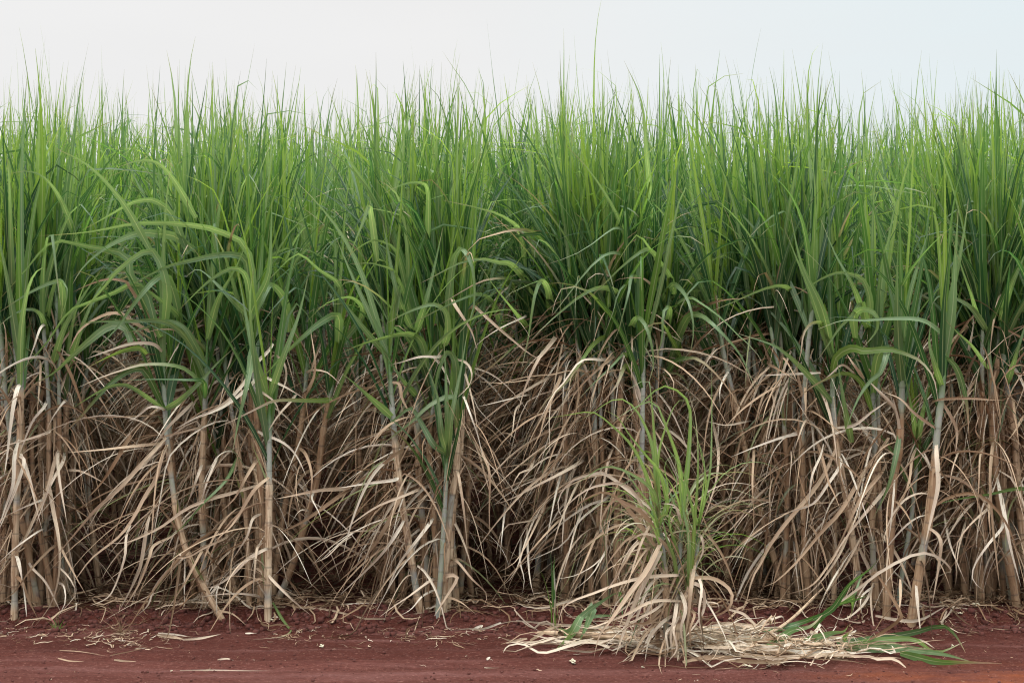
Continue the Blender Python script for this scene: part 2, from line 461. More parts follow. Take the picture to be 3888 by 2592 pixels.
def dead_leaves(path, n, S, ztop, bias=0.45, dark=0.0, zlow=0.08, hangf=0.42, ls=1.0):
    dense = spline(path, 60)
    z = rng.uniform(zlow, 1.0, n) ** 0.8 * ztop
    zz = dense[:, 2] - dense[0, 2]
    org = np.stack([np.interp(z, zz, dense[:, k]) for k in range(3)], 1)
    az = np.where(rng.random(n) < bias, np.pi + 0.35 + rng.normal(0, 0.65, n), rng.uniform(0, 6.283, n))
    ty = rng.random(n)
    board, hang = ty < 0.24, (ty >= 0.24) & (ty < 0.24 + hangf)
    th0 = np.where(board, rng.uniform(0.05, 0.45, n), np.where(hang, rng.uniform(0.25, 0.8, n), rng.uniform(0.4, 1.2, n)))
    end = np.where(board, th0 + rng.uniform(0.0, 0.5, n), np.where(hang, rng.uniform(2.75, 3.0, n), rng.uniform(2.25, 2.85, n)))
    power = np.where(hang, rng.uniform(0.10, 0.35, n), rng.uniform(0.2, 0.75, n))
    length = ls * np.where(board, rng.uniform(0.15, 0.45, n), np.where(hang, rng.uniform(0.4, 1.0, n), rng.uniform(0.5, 1.25, n)))
    width = np.where(board, rng.uniform(0.018, 0.036, n), rng.uniform(0.008, 0.027, n) * (0.6 + 0.4 * ls))
    kink = np.where((rng.random(n) < 0.14) & ~board, rng.uniform(-0.7, 0.7, n), 0.0)
    tone = np.clip(rng.normal(0.57, 0.29, n) - dark, 0, 1)
    dry = np.clip(np.ones((n, S)) - (rng.random((n, 1)) < 0.06) * 0.7, 0, 1)
    return grow(org, az, th0, end - th0, power, length, width, 'dry', S, kink, rng.uniform(0.2, 0.8, n), 0.06,
                rng.normal(0, 0.35, n), rng.normal(0, 0.8, n), rng.normal(0, 1.5, n), rng.uniform(0.2, 1.0, n), dry, tone)


def empty(name, loc, label, cat, group=None):
    o = bpy.data.objects.new(name, None)
    o.empty_display_size = 0.1
    o.location = [float(c) for c in loc]
    COL.objects.link(o)
    o['label'] = label; o['category'] = cat
    if group: o['group'] = group
    return o


def add_set(buf, R, mi=0):
    V, f, uv, D = R
    for k in range(len(V)):
        buf.add(V[k], f, uv, D[k], mi)


def parts_from(R, name, parent):
    V, f, uv, D = R
    for k in range(len(V)):
        b = Buf(); b.add(V[k], f, uv, D[k]); b.build(name, [M_LEAF], parent)


# ------------------------------------------------------------------ traced canes (enlarged pixels of the photo)
def tr(tile, txt):
    ox, oy = {'D': (0, 1568), 'E': (2352, 1568), 'F': (4704, 1568), 'A': (0, 3136), 'B': (2352, 3136), 'C': (4704, 3136),
              'P': (0, 0)}[tile]
    q = [float(x) for x in txt.replace(',', ' ').split()]
    return [(q[i] + ox, q[i + 1] + oy) for i in range(0, len(q), 2)]


# clump, tile of the points, polyline from base to leaf collar, v where the straw sheaths end, radius
CANES = [
    ('a', 'P', '100 4230 110 3600 140 2900 145 2500 150 2180', 2680, .019),
    ('a', 'P', '20 4160 10 3700 30 3200 40 2700 60 2300', 2900, .018),
    ('a', 'P', '270 4170 310 3600 322 3100 325 2700 335 2230', 2790, .019),
    ('a', 'P', '385 4150 420 3500 445 3136 460 2770 475 2250', 2770, .019),
    ('a', 'P', '420 4120 490 3300 510 2900 530 2500', 2950, .015),
    ('b', 'P', '1550 4245 1330 3900 1230 3600 1170 3200 1135 2800 1120 2330', 3100, .018),
    ('b', 'P', '1440 4180 1300 3800 1215 3450 1190 3200 1160 2700 1225 2350', 3000, .017),
    ('b', 'P', '1420 4190 1400 3700 1390 3300 1410 2850 1430 2330', 2840, .020),
    ('b', 'P', '1650 4170 1590 3930 1560 3640 1500 3136 1440 2820 1410 2560', 3120, .015),
    ('b', 'P', '1720 4190 1700 3600 1640 3100 1560 2600 1540 2200', 2900, .016),
    ('b', 'P', '1790 4200 1810 3830 1800 3430 1785 3136 1760 2770 1735 2200', 2770, .019),
    ('b', 'P', '1845 4248 1850 3730 1855 3316 1855 3000 1855 2740', 3316, .021),
    ('b', 'P', '1870 4150 1960 3500 2040 3150 2100 2720 2125 2300', 2700, .018),
    ('b', 'P', '1890 4160 2020 3880 2110 3580 2180 3330 2230 2960 2270 2750 2330 2400', 2750, .020),
    ('c', 'P', '2912 4226 2880 4130 2830 3830 2780 3530 2745 3270 2710 2900 2677 2410', 3020, .021),
    ('c', 'P', '2955 4205 2925 3740 2890 3330 2880 2970 2870 2700 2862 2290', 2970, .020),
    ('c', 'P', '3010 4210 3000 3800 2980 3400 2960 3000 3050 2400', 2900, .017),
    ('c', 'P', '3012 4240 3045 3830 3065 3480 3078 3210 3090 3080', 4300, .017),
    ('c', 'P', '3050 4230 3100 3540 3145 3230 3150 2900 3130 2620', 2790, .020),
    ('c', 'P', '3080 4200 3130 3400 3170 3136 3190 2700 3197 2230', 2700, .019),
    ('d', 'P', '3500 4020 3490 3400 3480 3100 3490 2600 3480 2250', 2700, .019),
    ('d', 'P', '3690 4080 3740 3400 3720 2870 3680 2500 3630 2170', 2440, .022),
    ('d', 'P', '3950 4090 3900 3300 3860 2700 3840 2500 3800 2200', 2600, .021),
    ('d', 'P', '4080 4090 4060 3400 4035 3000 4005 2700 3985 2250', 2720, .019),
    ('d', 'P', '4240 4090 4260 3500 4265 3100 4270 2700 4250 2330', 2800, .019),
    ('d', 'P', '4330 4090 4330 3500 4330 3000 4310 2500', 2750, .017),
    ('d', 'P', '4480 4090 4540 3500 4550 3136 4555 2700 4560 2250', 2760, .019),
    ('d', 'P', '4700 4090 4670 3500 4650 3000 4655 2600 4662 2200', 2500, .019),
    ('e', 'P', '5400 4070 5220 3336 5150 3136 5100 2700 5070 2300', 2690, .018),
    ('e', 'P', '5560 4070 5420 3560 5360 3136 5270 2900 5215 2400', 2560, .018),
    ('e', 'P', '5640 4080 5480 3300 5400 2900 5320 2560 5300 2250', 2500, .018),
    ('e', 'P', '5760 4090 5650 3580 5590 3330 5530 3136 5480 2700 5445 2200', 2600, .019),
    ('e', 'P', '5950 4200 5850 3560 5800 3270 5764 3070 5740 2770 5734 2430', 2950, .020),
    ('e', 'P', '6040 4210 6010 3700 6015 3500 6030 3136 6010 2600 5985 2270', 3136, .019),
    ('e', 'P', '6080 4190 6060 3600 6050 3136 6050 2700 6045 2350', 2930, .018),
    ('e', 'P', '6105 4235 6135 3740 6155 3340 6195 3100 6215 2700 6225 2350', 2850, .022),
    ('e', 'P', '6185 4160 6225 3900 6285 3530 6315 3190 6320 3020', 4300, .016),
    ('e', 'P', '6275 4255 6350 3840 6405 3540 6440 3190 6465 2920 6520 2450', 3130, .024),
    ('f', 'P', '6900 4120 6850 3600 6800 3100 6790 2600 6760 2250', 2950, .018),
    ('f', 'P', '7010 4180 6980 4030 6910 3640 6850 3136 6830 2700 6805 2260', 2700, .021),
    ('f', 'P', '7100 4170 7030 3500 6985 2970 6930 2600 6885 2170', 2760, .022),
    ('f', 'P', '6640 4090 6560 3500 6610 3136 6700 2700 6720 2300', 2800, .017),
]
WHERE = {
    'a': 'in the clump cut by the left edge',
    'b': 'in the clump with the thick pale cane',
    'c': 'in the clump left of the central gap',
    'd': 'just behind the small clump',
    'e': 'in the clump with straw sweeping left',
    'f': 'in the clump at the right edge',
    'g': 'of the small clump standing out on the track',
}
ORD = ['first', 'second', 'third', 'fourth', 'fifth', 'sixth', 'seventh', 'eighth', 'ninth', 'tenth']

# hand-traced blades: tile | kind (g green, m green turning straw, d straw) | width m | points from attachment to tip
BLADES = '''
D g .045 900,330 870,190 600,130 360,100 170,300 0,490
D g .050 1350,160 1200,60 1090,45 950,40 780,110 650,200 560,290 500,390
D g .052 1150,420 1060,170 950,190 800,310 700,430 600,540 490,650
D g .048 1700,260 1650,195 1500,190 1330,225 1150,270 950,370 830,450
D g .050 1230,600 1160,350 1090,345 1000,430 900,560 800,700 620,880
D g .042 1080,700 1010,450 920,385 800,440 620,510 470,580 330,780 200,930 60,1100
D g .050 900,800 860,690 760,680 640,760 480,900 370,1000 230,1080
D g .046 420,700 430,450 400,370 280,410 150,480 0,580
D g .036 330,600 390,370 450,400 462,460 440,560 405,650
D g .038 330,780 290,620 230,565 150,570 60,620 -30,700
D g .040 1430,1050 1300,780 1140,650 900,645 640,650 460,685
D g .036 1400,960 1350,820 1270,690 1150,640 1000,690 850,730
D m .040 1430,1200 1380,1080 1280,980 1150,945 980,945 850,980 700,1030 540,1100
D m .042 1130,1260 1000,990 900,985 780,1060 680,1160 540,1320 380,1470
D g .028 1420,1180 1400,1060 1290,1050 1100,1045 830,1050
D g .034 1115,1255 980,1140 850,1080 700,1120 470,1260
D g .038 1120,1252 1250,1180 1400,1040 1500,930 1600,840
D g .040 1740,620 1700,350 1610,280 1480,340 1370,430 1220,580
D g .042 1730,620 1600,500 1500,400 1370,290 1280,340
D g .048 1990,720 1960,500 1870,395 1830,450 1780,560 1700,680 1580,800
D g .048 2352,800 2330,610 2200,660 2080,760 1950,880 1860,980 1740,1090
D g .038 2500,600 2420,480 2250,520 2170,590 2110,650
D g .040 2352,430 2200,290 2060,180 1960,250 1880,330 1780,420
D g .042 1740,800 1720,980 1690,1130 1640,1350 1600,1560
D g .045 325,1090 440,700 600,430 720,260
D g .040 470,1000 560,700 700,400 900,200
D g .045 1425,770 1500,500 1620,280 1720,60
D g .040 1240,620 1080,480 940,380 820,300
D g .045 1740,560 1850,330 1870,0 1875,-250
D g .040 1855,1200 1760,900 1700,640 1640,300
D g .040 1860,1180 1950,900 2060,600 2130,300
A g .022 1640,0 1560,170 1400,330 1250,500 1110,590
P g .046 1750,1950 1690,1690 1500,1590 1350,1555 1110,1536 900,1545 600,1600 270,1625
P g .044 1300,1750 1180,1480 1080,1390 1000,1378 900,1400 750,1485 560,1590
P g .040 2600,1800 2560,1500 2540,1420 2500,1530 2440,1680 2390,1820
P g .036 2950,1650 2950,1330 2900,1260 2780,1270 2650,1330
P m .036 3200,1750 3120,1450 3000,1260 2920,1240 2860,1290
P g .040 1350,1500 1200,1240 1080,1120 950,1110 820,1150
P g .036 540,1700 420,1380 300,1220 180,1180 60,1200
P g .044 1050,1750 850,1400 620,1150 380,1020
P g .042 3600,1650 3480,1500 3280,1430 3050,1380
P g .046 4400,1900 4260,1500 4080,1200 3900,1000
P g .036 4500,1500 4460,1100 4420,700 4300,420
E m .040 1450,200 1320,35 1180,20 1050,50 950,80 880,150 820,230
E g .044 740,600 770,260 815,150 860,180 900,270 915,380 915,520 880,640 780,760
E g .048 1450,700 1430,450 1385,365 1340,430 1310,600 1290,750 1240,980
E g .048 1990,420 1960,230 1900,178 1800,200 1700,290 1620,390 1520,520 1450,610
E g .050 2200,400 2180,220 2110,150 2030,190 1920,280 1800,400 1680,510
E g .050 1960,700 1920,480 1830,415 1720,430 1620,490 1500,590 1420,660 1310,770
E m .040 1990,900 1880,640 1800,540 1700,440 1600,405 1520,420 1480,490 1450,600
E g .046 2080,600 2040,380 2000,335 1980,450 1950,560 1920,680 1880,780
E g .036 1990,600 1980,430 1945,400 1900,470 1880,560 1820,720
E g .046 1960,850 1990,700 2040,620 2100,680 2140,820 2150,960 2100,1110
E g .046 2220,800 2260,600 2250,545 2215,600 2210,760 2155,950
E m .028 2352,930 2270,760 2200,655 2100,690 2030,750 1950,830
E g .044 730,740 720,590 640,530 540,550 440,590 310,660
E g .048 1100,720 1040,520 950,460 830,490 700,550 580,610 430,700
E g .046 1300,420 1180,260 1080,240 950,215 800,250 650,330 540,385
E g .046 770,1200 790,950 745,850 700,900 660,1020 640,1150 600,1310
E g .044 590,960 560,800 500,740 420,730 280,760 120,810 0,865
E g .036 720,1560 640,1500 580,1400 500,1260 460,1250 380,1310 240,1420
E g .042 355,1310 200,1170 100,1080 0,1000
E g .036 2000,1050 1960,870 1850,970 1750,1060 1620,1200
E m .042 2080,1250 1975,950 1900,1080 1820,1180 1720,1280
E m .036 1950,900 1840,760 1740,800 1640,940 1540,1080 1420,1180 1330,1320 1260,1470
E m .034 800,1400 790,1210 760,1160 700,1175 600,1230 480,1340 350,1440 220,1545
E g .040 2290,420 2250,310 2130,150 2050,50 1990,100 1940,180 1860,300
E g .040 2060,200 1990,40 1900,5 1840,30 1760,90 1660,160 1520,220 1410,255
E g .038 420,300 370,150 280,95 220,85 130,130 20,215
E g .034 430,450 360,300 280,265 200,245 60,250
E g .050 328,880 335,700 370,520 400,400 408,425 380,640
E g .046 540,740 570,560 620,370 700,0
E g .040 515,750 400,500 330,200 280,-80
E g .036 325,870 200,600 60,300 -40,60
E g .036 330,900 160,700 0,500 -130,330
E g .036 735,1560 690,1400 660,1150 560,880
E g .036 742,1580 760,1300 830,950 870,700
E g .036 738,1570 730,1300 720,1000 705,760
E g .036 1290,700 1180,560 1050,400 950,250
E g .040 515,1160 430,1060 350,940 300,860
F g .052 -160,800 -60,560 40,488 120,520 260,620 380,740 500,850 560,960
F g .048 -100,950 20,640 110,605 200,660 310,770 400,880 460,1010 510,1140
F g .042 -170,600 -80,400 0,440 50,540 75,680 60,830 10,910
F m .046 -160,1100 -60,940 20,905 110,910 200,980 290,1080 370,1200 415,1330
F g .038 1290,500 1240,360 1150,320 1070,310 960,350 850,420 740,490
F g .040 790,560 740,430 660,400 540,430 400,490 190,580
F g .044 1260,640 1235,520 1160,610 1080,690 1000,810 930,910
F g .046 1190,760 1180,620 1230,565 1310,580 1345,640 1330,720 1240,830
F m .034 1000,760 960,660 920,650 870,670 830,740 815,860 790,960
F g .036 1800,760 1690,660 1580,630 1400,630 1250,640 1100,640 930,700
F g .040 2120,720 1990,560 1880,490 1800,470 1740,490 1700,600
F g .050 1320,1150 1340,900 1405,815 1400,900 1350,1020 1290,1060 1200,1200 1100,1460
F m .046 1020,1000 1060,890 1160,830 1250,850 1420,840 1560,880 1650,930 1730,1040 1760,1200
F m .034 1320,1300 1240,1080 1140,1005 1040,1020 900,1090 780,1180 690,1230
C g .034 1530,-160 1460,50 1420,200 1370,320 1310,440
C g .022 2480,240 2300,230 2100,270 1900,300 1700,350 1590,385
F g .040 1010,1210 840,990 700,860 600,800 380,730
F g .040 1040,900 900,500 780,200 700,0
F g .044 1030,860 960,560 820,250 740,-100
F g .040 1280,700 1180,420 1050,180 950,-60
F g .044 1520,780 1440,420 1380,150 1320,-60
F g .046 1520,760 1560,500 1640,200 1720,-50
F g .044 1825,900 1860,560 1880,200 1900,-150
F g .044 1820,880 1850,500 1920,150 1970,-200
F g .036 1600,1460 1580,1250 1530,1000 1500,850
F g .040 1612,1480 1660,1250 1700,1050 1720,850
F g .040 1165,1480 1120,1250 1080,1000 1060,900
F g .034 1800,1100 1740,950 1700,800 1710,650
F g .040 2080,740 2000,500 1930,300 1850,60
F g .040 2180,640 2260,420 2330,250 2400,80
F g .038 2100,980 2000,820 1870,700 1800,620
F g .036 2240,1080 2290,900 2352,700 2400,560
A d .036 1150,-130 1030,0 930,110 820,230 660,370 580,460 430,640 300,790
A d .034 1160,-80 1120,0 1070,170 1000,280 920,430 820,560 640,700 560,800 500,880
A d .032 900,-140 820,0 760,100 690,200 600,300
A d .022 430,100 560,110 700,180 800,250
A d .030 1780,200 1600,260 1450,300 1280,370 1130,480 1000,550 870,600 740,606
A d .032 1790,20 1750,60 1690,160 1620,290 1520,390
A d .030 1850,150 1830,170 1750,240 1640,420 1580,500 1480,590
A d .032 1840,640 1820,650 1700,720 1600,820 1500,890 1400,915
A d .022 1600,540 1550,570 1400,640 1300,700 1190,720 1180,900
A d .028 1400,60 1370,120 1340,200 1270,390
A d .028 1510,0 1480,50 1420,200 1380,330 1320,410
A d .036 310,200 340,230 370,400 400,560 410,700 400,850 360,1000 300,1100 240,1180
A d .034 430,-90 390,0 330,230 250,400 180,560 110,670 -30,770
A d .032 445,-20 430,50 350,200 300,330 250,470
A d .030 140,0 165,50 100,250 40,400 -10,520
A d .034 130,-120 100,0 90,200 40,350 -10,500
A d .026 320,300 280,310 180,350 40,415
A d .022 300,500 240,540 100,640 -20,750
A d .024 380,600 340,650 200,800 100,940 -20,1020
A d .026 1240,680 1250,720 1150,800 1060,920 1020,1030 940,1105
A d .026 1400,650 1380,680 1290,850 1220,960 1140,1080
A d .032 1030,420 1010,500 970,750 920,880 820,1070
A d .026 1180,560 1060,620 1030,700 960,880 850,1060
A d .036 2420,220 2352,230 2200,240 2050,270 1900,300
A d .036 2420,230 2352,270 2200,380 2060,470 1870,560
A d .026 2140,380 2060,390 1980,500 1880,560
A d .030 2060,-60 2110,0 2150,150 2130,330 2095,410
A d .026 1850,800 1880,860 1980,960 2070,1040 2150,1105
A d .026 1790,400 1740,440 1700,560 1600,720
A d .024 1800,600 1770,650 1750,850 1745,980
A d .022 1500,900 1490,960 1495,1110
A d .030 120,800 150,870 190,980 260,1125
A d .028 200,740 230,780 320,880 420,1080
A d .028 410,600 440,680 530,850 600,970
A d .024 390,760 420,780 490,860 520,960 430,1065
A d .022 900,480 870,560 860,700 800,880 740,980 620,1035
A d .022 1780,960 1740,960 1590,950 1380,972
A d .020 2180,260 2150,300 2200,400 2225,500
A d .020 2420,560 2352,600 2250,700 2160,740
A d .026 1400,980 1480,1060 1600,1090 1700,1130
A d .026 400,850 440,900 450,1010 400,1110
D d .034 1880,800 1850,850 1770,930 1690,1060 1640,1120 1560,1200 1440,1270 1280,1345
D d .034 1780,1040 1750,1060 1680,1130 1530,1240 1350,1310 1200,1390
D m .032 2290,1180 2260,1190 2100,1190 1900,1190 1760,1250 1600,1330 1480,1380
D d .030 1400,1370 1360,1380 1280,1400 1100,1450 940,1540
D d .026 1770,1100 1800,1130 1900,1210 1930,1330
D d .036 1330,1200 1290,1240 1160,1370 1060,1500 1000,1568
D d .032 900,640 860,600 760,590 640,640 540,720 470,860
D d .030 900,420 860,370 740,355 620,390 500,445
D d .030 1100,860 1050,800 900,800 740,850 590,905
D m .030 1010,870 960,830 840,850 700,910 550,995
D d .024 1115,1260 1100,1240 1030,1235 960,1290 880,1335
D d .014 1160,1285 900,1300 600,1310
D d .028 1150,1480 880,1510 700,1530 470,1548
D d .034 2130,1180 2170,980 2140,700
D d .026 2130,1000 2160,980 2260,1000 2360,1095
D d .024 1860,900 1900,880 1960,940 1970,1050 1910,1210
D d .026 2040,1150 2000,1200 1900,1320 1800,1490
D d .026 1840,1030 1870,1050 1990,1110 2110,1185
D d .036 130,1080 120,1110 90,1250 50,1568 30,1700
D d .030 330,1190 300,1240 220,1340 130,1568
D d .030 450,1190 430,1210 360,1310 320,1400
D d .030 360,1400 330,1410 180,1460 -20,1515
D d .026 1780,1400 1810,1420 1950,1480 2040,1568 2110,1710
D d .028 300,660 280,690 230,830 180,960
D d .028 60,1000 40,740 20,640
E m .026 1450,350 1390,360 1280,400 1140,470 1080,560 1020,690
E m .028 1180,380 1130,350 1000,360 900,400 780,470 670,535
E d .044 1480,740 1470,760 1400,850 1360,900 1300,1020 1260,1120 1212,1285
E d .028 1480,1000 1430,1030 1290,1110 1100,1230 940,1360 820,1470
E d .022 830,1160 850,1180 890,1290 940,1430 975,1580
E d .024 770,900 860,930 900,1000 880,1090 800,1170
E d .034 1520,1010 1510,1030 1440,1200 1400,1300 1370,1420 1290,1568
E d .034 1900,870 1870,890 1750,990 1640,1100 1580,1200 1530,1400
E d .030 1850,900 1800,910 1650,920 1540,1060 1460,1150 1360,1340
E d .026 2200,980 2230,980 2290,1060 2280,1210
E m .028 1280,750 1220,790 1100,900 980,1000 810,1150
E d .030 900,540 950,570 1070,680 1200,790 1300,870 1410,925
E d .034 770,500 780,530 840,620 900,720 935,840
E d .020 1330,1040 1280,1050 1100,1070 950,1060
E d .020 1250,1200 1200,1260 1180,1400 1150,1510
E d .020 1300,600 1250,620 1080,700 940,800 900,870
E d .026 700,880 660,890 540,890 400,930 330,945
E d .026 1900,380 1830,330 1750,320 1690,370 1680,430
E d .028 2200,470 2110,370 2050,345 1930,350 1850,385
E d .018 1300,1150 1240,1160 1080,1200 930,1235
E d .026 380,1060 400,1080 420,1180 490,1310
E d .024 1000,1500 1100,1420 1180,1430 1220,1500
B d .036 430,-40 360,0 240,100 100,190 -20,270
B d .030 400,150 360,170 200,190 -20,225
B d .026 560,230 520,240 400,290 250,350 100,450 -20,550
B d .036 420,280 380,340 300,500 200,650 80,780 -20,870
B d .032 440,440 390,520 300,650 180,780 -10,960
B d .030 640,430 600,480 500,610 400,740 340,870 290,980
B d .026 1340,60 1260,60 1100,85 930,140 750,255
B d .034 1700,0 1640,50 1500,130 1340,210 1170,300 1030,342
B d .024 780,100 810,150 840,350 860,550 870,685
B d .022 960,-60 980,0 1020,120 1020,400 1020,540
B d .030 1330,0 1300,90 1220,130 1160,260
B d .026 1900,200 1830,290 1640,450 1540,600 1400,680 1260,735
B d .024 1550,400 1500,450 1400,550 1260,710 1180,810 1080,845
B d .032 1700,950 1600,1000 1540,1010 1400,1050 1260,1040 1185,1000
B d .018 1060,930 1100,945 1185,957
B d .018 1850,640 1800,700 1720,770 1600,830 1470,852
B d .022 1400,380 1360,410 1300,450 1140,480 1090,560 1065,690
B d .026 780,700 800,730 900,850 1000,950 985,1030
B d .036 700,860 720,830 800,840 720,980 640,1105
B d .024 640,830 600,870 480,960 360,1040 260,1115
B d .024 660,900 560,970 480,1060 390,1110
B d .022 720,950 820,1010 930,1095
B d .028 1660,60 1600,250 1500,480 1440,700
B d .026 1560,40 1480,250 1430,500 1400,620
B d .026 1700,250 1620,480 1560,700 1500,900
B d .024 1800,450 1720,640 1650,800 1560,960
B d .026 1900,500 1800,700 1720,830 1600,930
B d .022 1440,250 1330,500 1210,720 1090,800
B d .022 1350,300 1280,560 1200,800 1110,900
B d .022 1280,500 1290,750 1310,900 1340,1000
B d .024 1130,300 1110,520 1090,740
B d .020 1240,560 1230,720 1260,860 1240,980
C d .040 1420,-120 1340,0 1240,130 1140,300 1050,430 960,520 880,620 760,760 640,870 555,907
C d .038 1060,-60 980,120 900,240 800,360 700,480 600,620 540,740 480,850 430,1050
C d .038 1400,60 1360,130 1240,270 1170,400 1100,560 1030,700 965,870
C d .030 1400,220 1360,280 1240,420 1130,560 1040,700
C d .026 1100,0 1090,60 1000,200 900,330 760,380 620,425
C d .020 970,-80 950,0 890,150 870,350 838,610
C d .024 490,-60 490,0 480,200 490,400 488,570
C d .020 760,-60 750,0 740,150 720,350
C d .030 200,-260 240,-80 245,60 225,200 180,340 120,490
C d .022 640,120 610,180 600,350 620,540
C d .022 640,330 580,310 420,310 280,370 150,460
C d .024 600,440 560,420 400,390 250,430 120,560
C d .026 1600,-60 1580,30 1560,180 1500,330 1420,500 1350,620
C d .040 1745,-80 1750,0 1760,200 1720,400 1670,620
C d .028 1700,500 1740,530 1780,600 1760,780 1718,1035
C d .026 1720,120 1780,130 1900,160 2000,230 2100,350 2160,500 2195,640
C d .028 2150,350 2090,380 1980,480 1900,590 1880,700 1890,860
C d .024 1900,-60 1890,0 1850,130 1828,340
C d .026 2060,-100 2050,0 2040,200 2025,460
C d .034 2120,-100 2130,0 2120,200 2140,500 2185,910
C d .026 2230,450 2200,500 2100,620 2010,760 2000,860 2070,925
C d .026 1590,860 1610,920 1640,1180
C d .022 1480,150 1450,300 1430,500 1400,700
C d .024 1290,200 1200,420 1100,620 1000,780
C d .022 1180,500 1080,680 960,860 820,1000
C d .022 1120,560 1000,760 880,900 700,960
C d .022 1230,560 1120,760 1000,930 900,1090
C d .020 1160,640 1050,830 960,1000 930,1100
C d .022 1330,850 1250,1020 1110,1130 1000,1080
C d .020 1290,880 1230,980 1240,1120
C d .034 2200,130 2220,420 2260,640 2330,900
C d .030 2080,150 2110,400 2130,640
C d .022 1800,400 1840,600 1900,760 1960,900
C d .020 1960,420 1900,660 1880,900
C d .018 1000,960 820,1000 700,985 610,970
C d .020 1300,1060 1220,1150 1060,1110
F d .030 150,540 280,500 440,485
F d .022 1180,1000 1100,945 1030,1000 950,1070
F d .032 1250,1040 1190,960 1130,870
F d .026 1730,1390 1600,1280 1500,1180 1380,1130
F m .034 1830,900 1870,940 1920,1050 1960,1230 1975,1470
F d .032 1790,1190 1850,1300 1890,1400 1880,1560
F d .030 1060,1380 1180,1360 1300,1270 1420,1190
F d .026 1720,1200 1790,1180 1950,1175 2120,1185 2220,1190
F d .024 880,1310 840,1340 800,1440 760,1568
F d .026 560,890 700,1000 820,1080
F d .030 900,1400 700,1440 500,1510 330,1580
F d .022 330,960 260,1100 260,1250
F d .022 950,1000 700,1010 540,1020
F d .022 700,1060 560,1200 500,1400
F d .024 470,1330 300,1360 160,1330
F d .026 1960,900 2000,700 2000,600
F d .024 2080,1500 2020,1400 2050,1280
F d .024 2352,1290 2290,1400 2230,1480
'''
# the small clump on the track: its own canes and blades, and what lies round it
FRONT_CANES = [
    ('g', 'P', '4592 4530 4590 4130 4570 3830 4530 3540', 3900, .018),
    ('g', 'P', '4660 4525 4662 4200 4680 3900 4700 3560', 4100, .015),
    ('g', 'P', '4640 4545 4690 4200 4760 4030 4800 3800 4815 3620', 4000, .016),
    ('g', 'P', '4560 4520 4500 4200 4480 4000 4520 3700', 3700, .013),
    ('g', 'P', '4700 4500 4740 4250 4770 4050 4770 3800', 3780, .014),
]
FRONT_BLADES = '''
E g .034 2180,1960 2150,1540 2060,1300 1960,1190 1860,1190 1740,1270 1620,1340
E g .042 2350,1960 2400,1500 2390,1200 2230,1090 2120,1160 2010,1270 1920,1380
E g .030 2200,1950 2100,1700 2000,1500 1850,1350 1730,1270 1560,1290 1370,1320
E g .034 2250,1950 2200,1700 2100,1568 1980,1420 1900,1300 1790,1250
E g .036 2380,2000 2330,1650 2230,1350 2150,1200 2000,1250 1860,1340
E g .034 2200,1960 2180,1600 2250,1330 2330,1190 2440,1210
E g .036 2190,1900 2160,1500 2130,1130 2100,1050 1950,1130
B g .030 2200,420 2150,250 2000,130 1870,80 1780,90 1690,150 1590,215
B g .024 2210,560 2150,380 2050,240 1960,120 1850,60
B g .022 2230,620 2140,420 2020,330 1930,290
B g .024 2200,500 2250,250 2230,60 2330,-30
B g .020 2350,430 2300,250 2200,100 2100,40
B g .022 2430,440 2380,200 2300,20 2180,-120
B g .020 2240,700 2160,520 2120,470 2050,430
B g .024 2300,700 2260,450 2310,250 2300,0
B g .032 2330,900 2290,700 2240,560 2180,250
C g .042 10,900 45,700 40,540 0,350 -20,150
C g .034 -20,500 20,200 50,-50 60,-350
C g .022 110,470 150,300 190,100 200,-200 200,-640
C g .018 110,460 50,300 0,180 -60,100
C g .018 115,455 160,200 130,0 60,-280
C g .020 100,480 140,250 150,50 90,-150
C g .018 90,440 20,220 -80,80
C m .030 60,900 80,500 105,100 90,-250 30,-450
B d .034 2200,600 2160,620 2090,520 1960,350 1830,255 1700,290 1560,400
B d .028 2210,650 2130,480 2050,300 1950,200 1800,200 1650,260 1490,410
B d .030 2220,600 2100,420 1960,330 1880,300 1800,420 1790,500 1855,610
B d .040 2210,590 2190,630 2100,800 2000,930 1860,1130 1780,1240 1740,1390
B d .040 2230,640 2180,700 2050,950 1960,1180 1890,1380
B d .030 2350,825 2300,825 2100,840 1900,890 1740,950 1600,1000 1520,1060 1490,1190
B d .026 2352,1000 2180,1000 2080,1030 1950,1100 1700,1190 1600,1150
B d .024 2240,800 2120,900 2060,1050 2020,1200 2050,1330
B d .024 2260,900 2150,1000 2080,1130 2030,1300
B d .024 2250,1000 2150,1070 2040,1130 1940,1220 1920,1350
B d .026 2300,1080 2200,1160 2120,1270 2090,1430
B d .024 2240,1060 2120,1150 2000,1160 1920,1220
B d .024 2280,700 2200,580 2080,540 1980,600
B d .026 2380,480 2300,350 2200,330
B d .022 2300,1150 2240,1220 2250,1330 2240,1420
B d .026 1840,140 1720,135 1600,170 1520,250 1490,350 1530,440
B d .024 2160,640 2050,600 1970,700 1870,870 1760,1000
B d .022 2130,560 2000,560 1880,680 1790,820
B d .030 2320,950 2300,1100 2270,1250 2290,1390
C d .030 40,860 80,845 200,845 290,890 340,960 310,1060 200,1120 70,1240
C d .028 50,900 80,880 140,920 150,1050 100,1150 0,1270
C d .024 90,560 130,560 142,650 95,770
C d .022 40,1000 150,1010 240,1020 250,1080
C d .028 30,1050 80,1100 50,1200 60,1330
C d .030 -20,900 20,1050 -10,1200 20,1370
C d .030 80,700 60,900 40,1100 10,1300
C d .024 0,1100 -60,1200 -40,1330 -100,1420
C d .024 60,780 130,900 110,1100 140,1260
'''
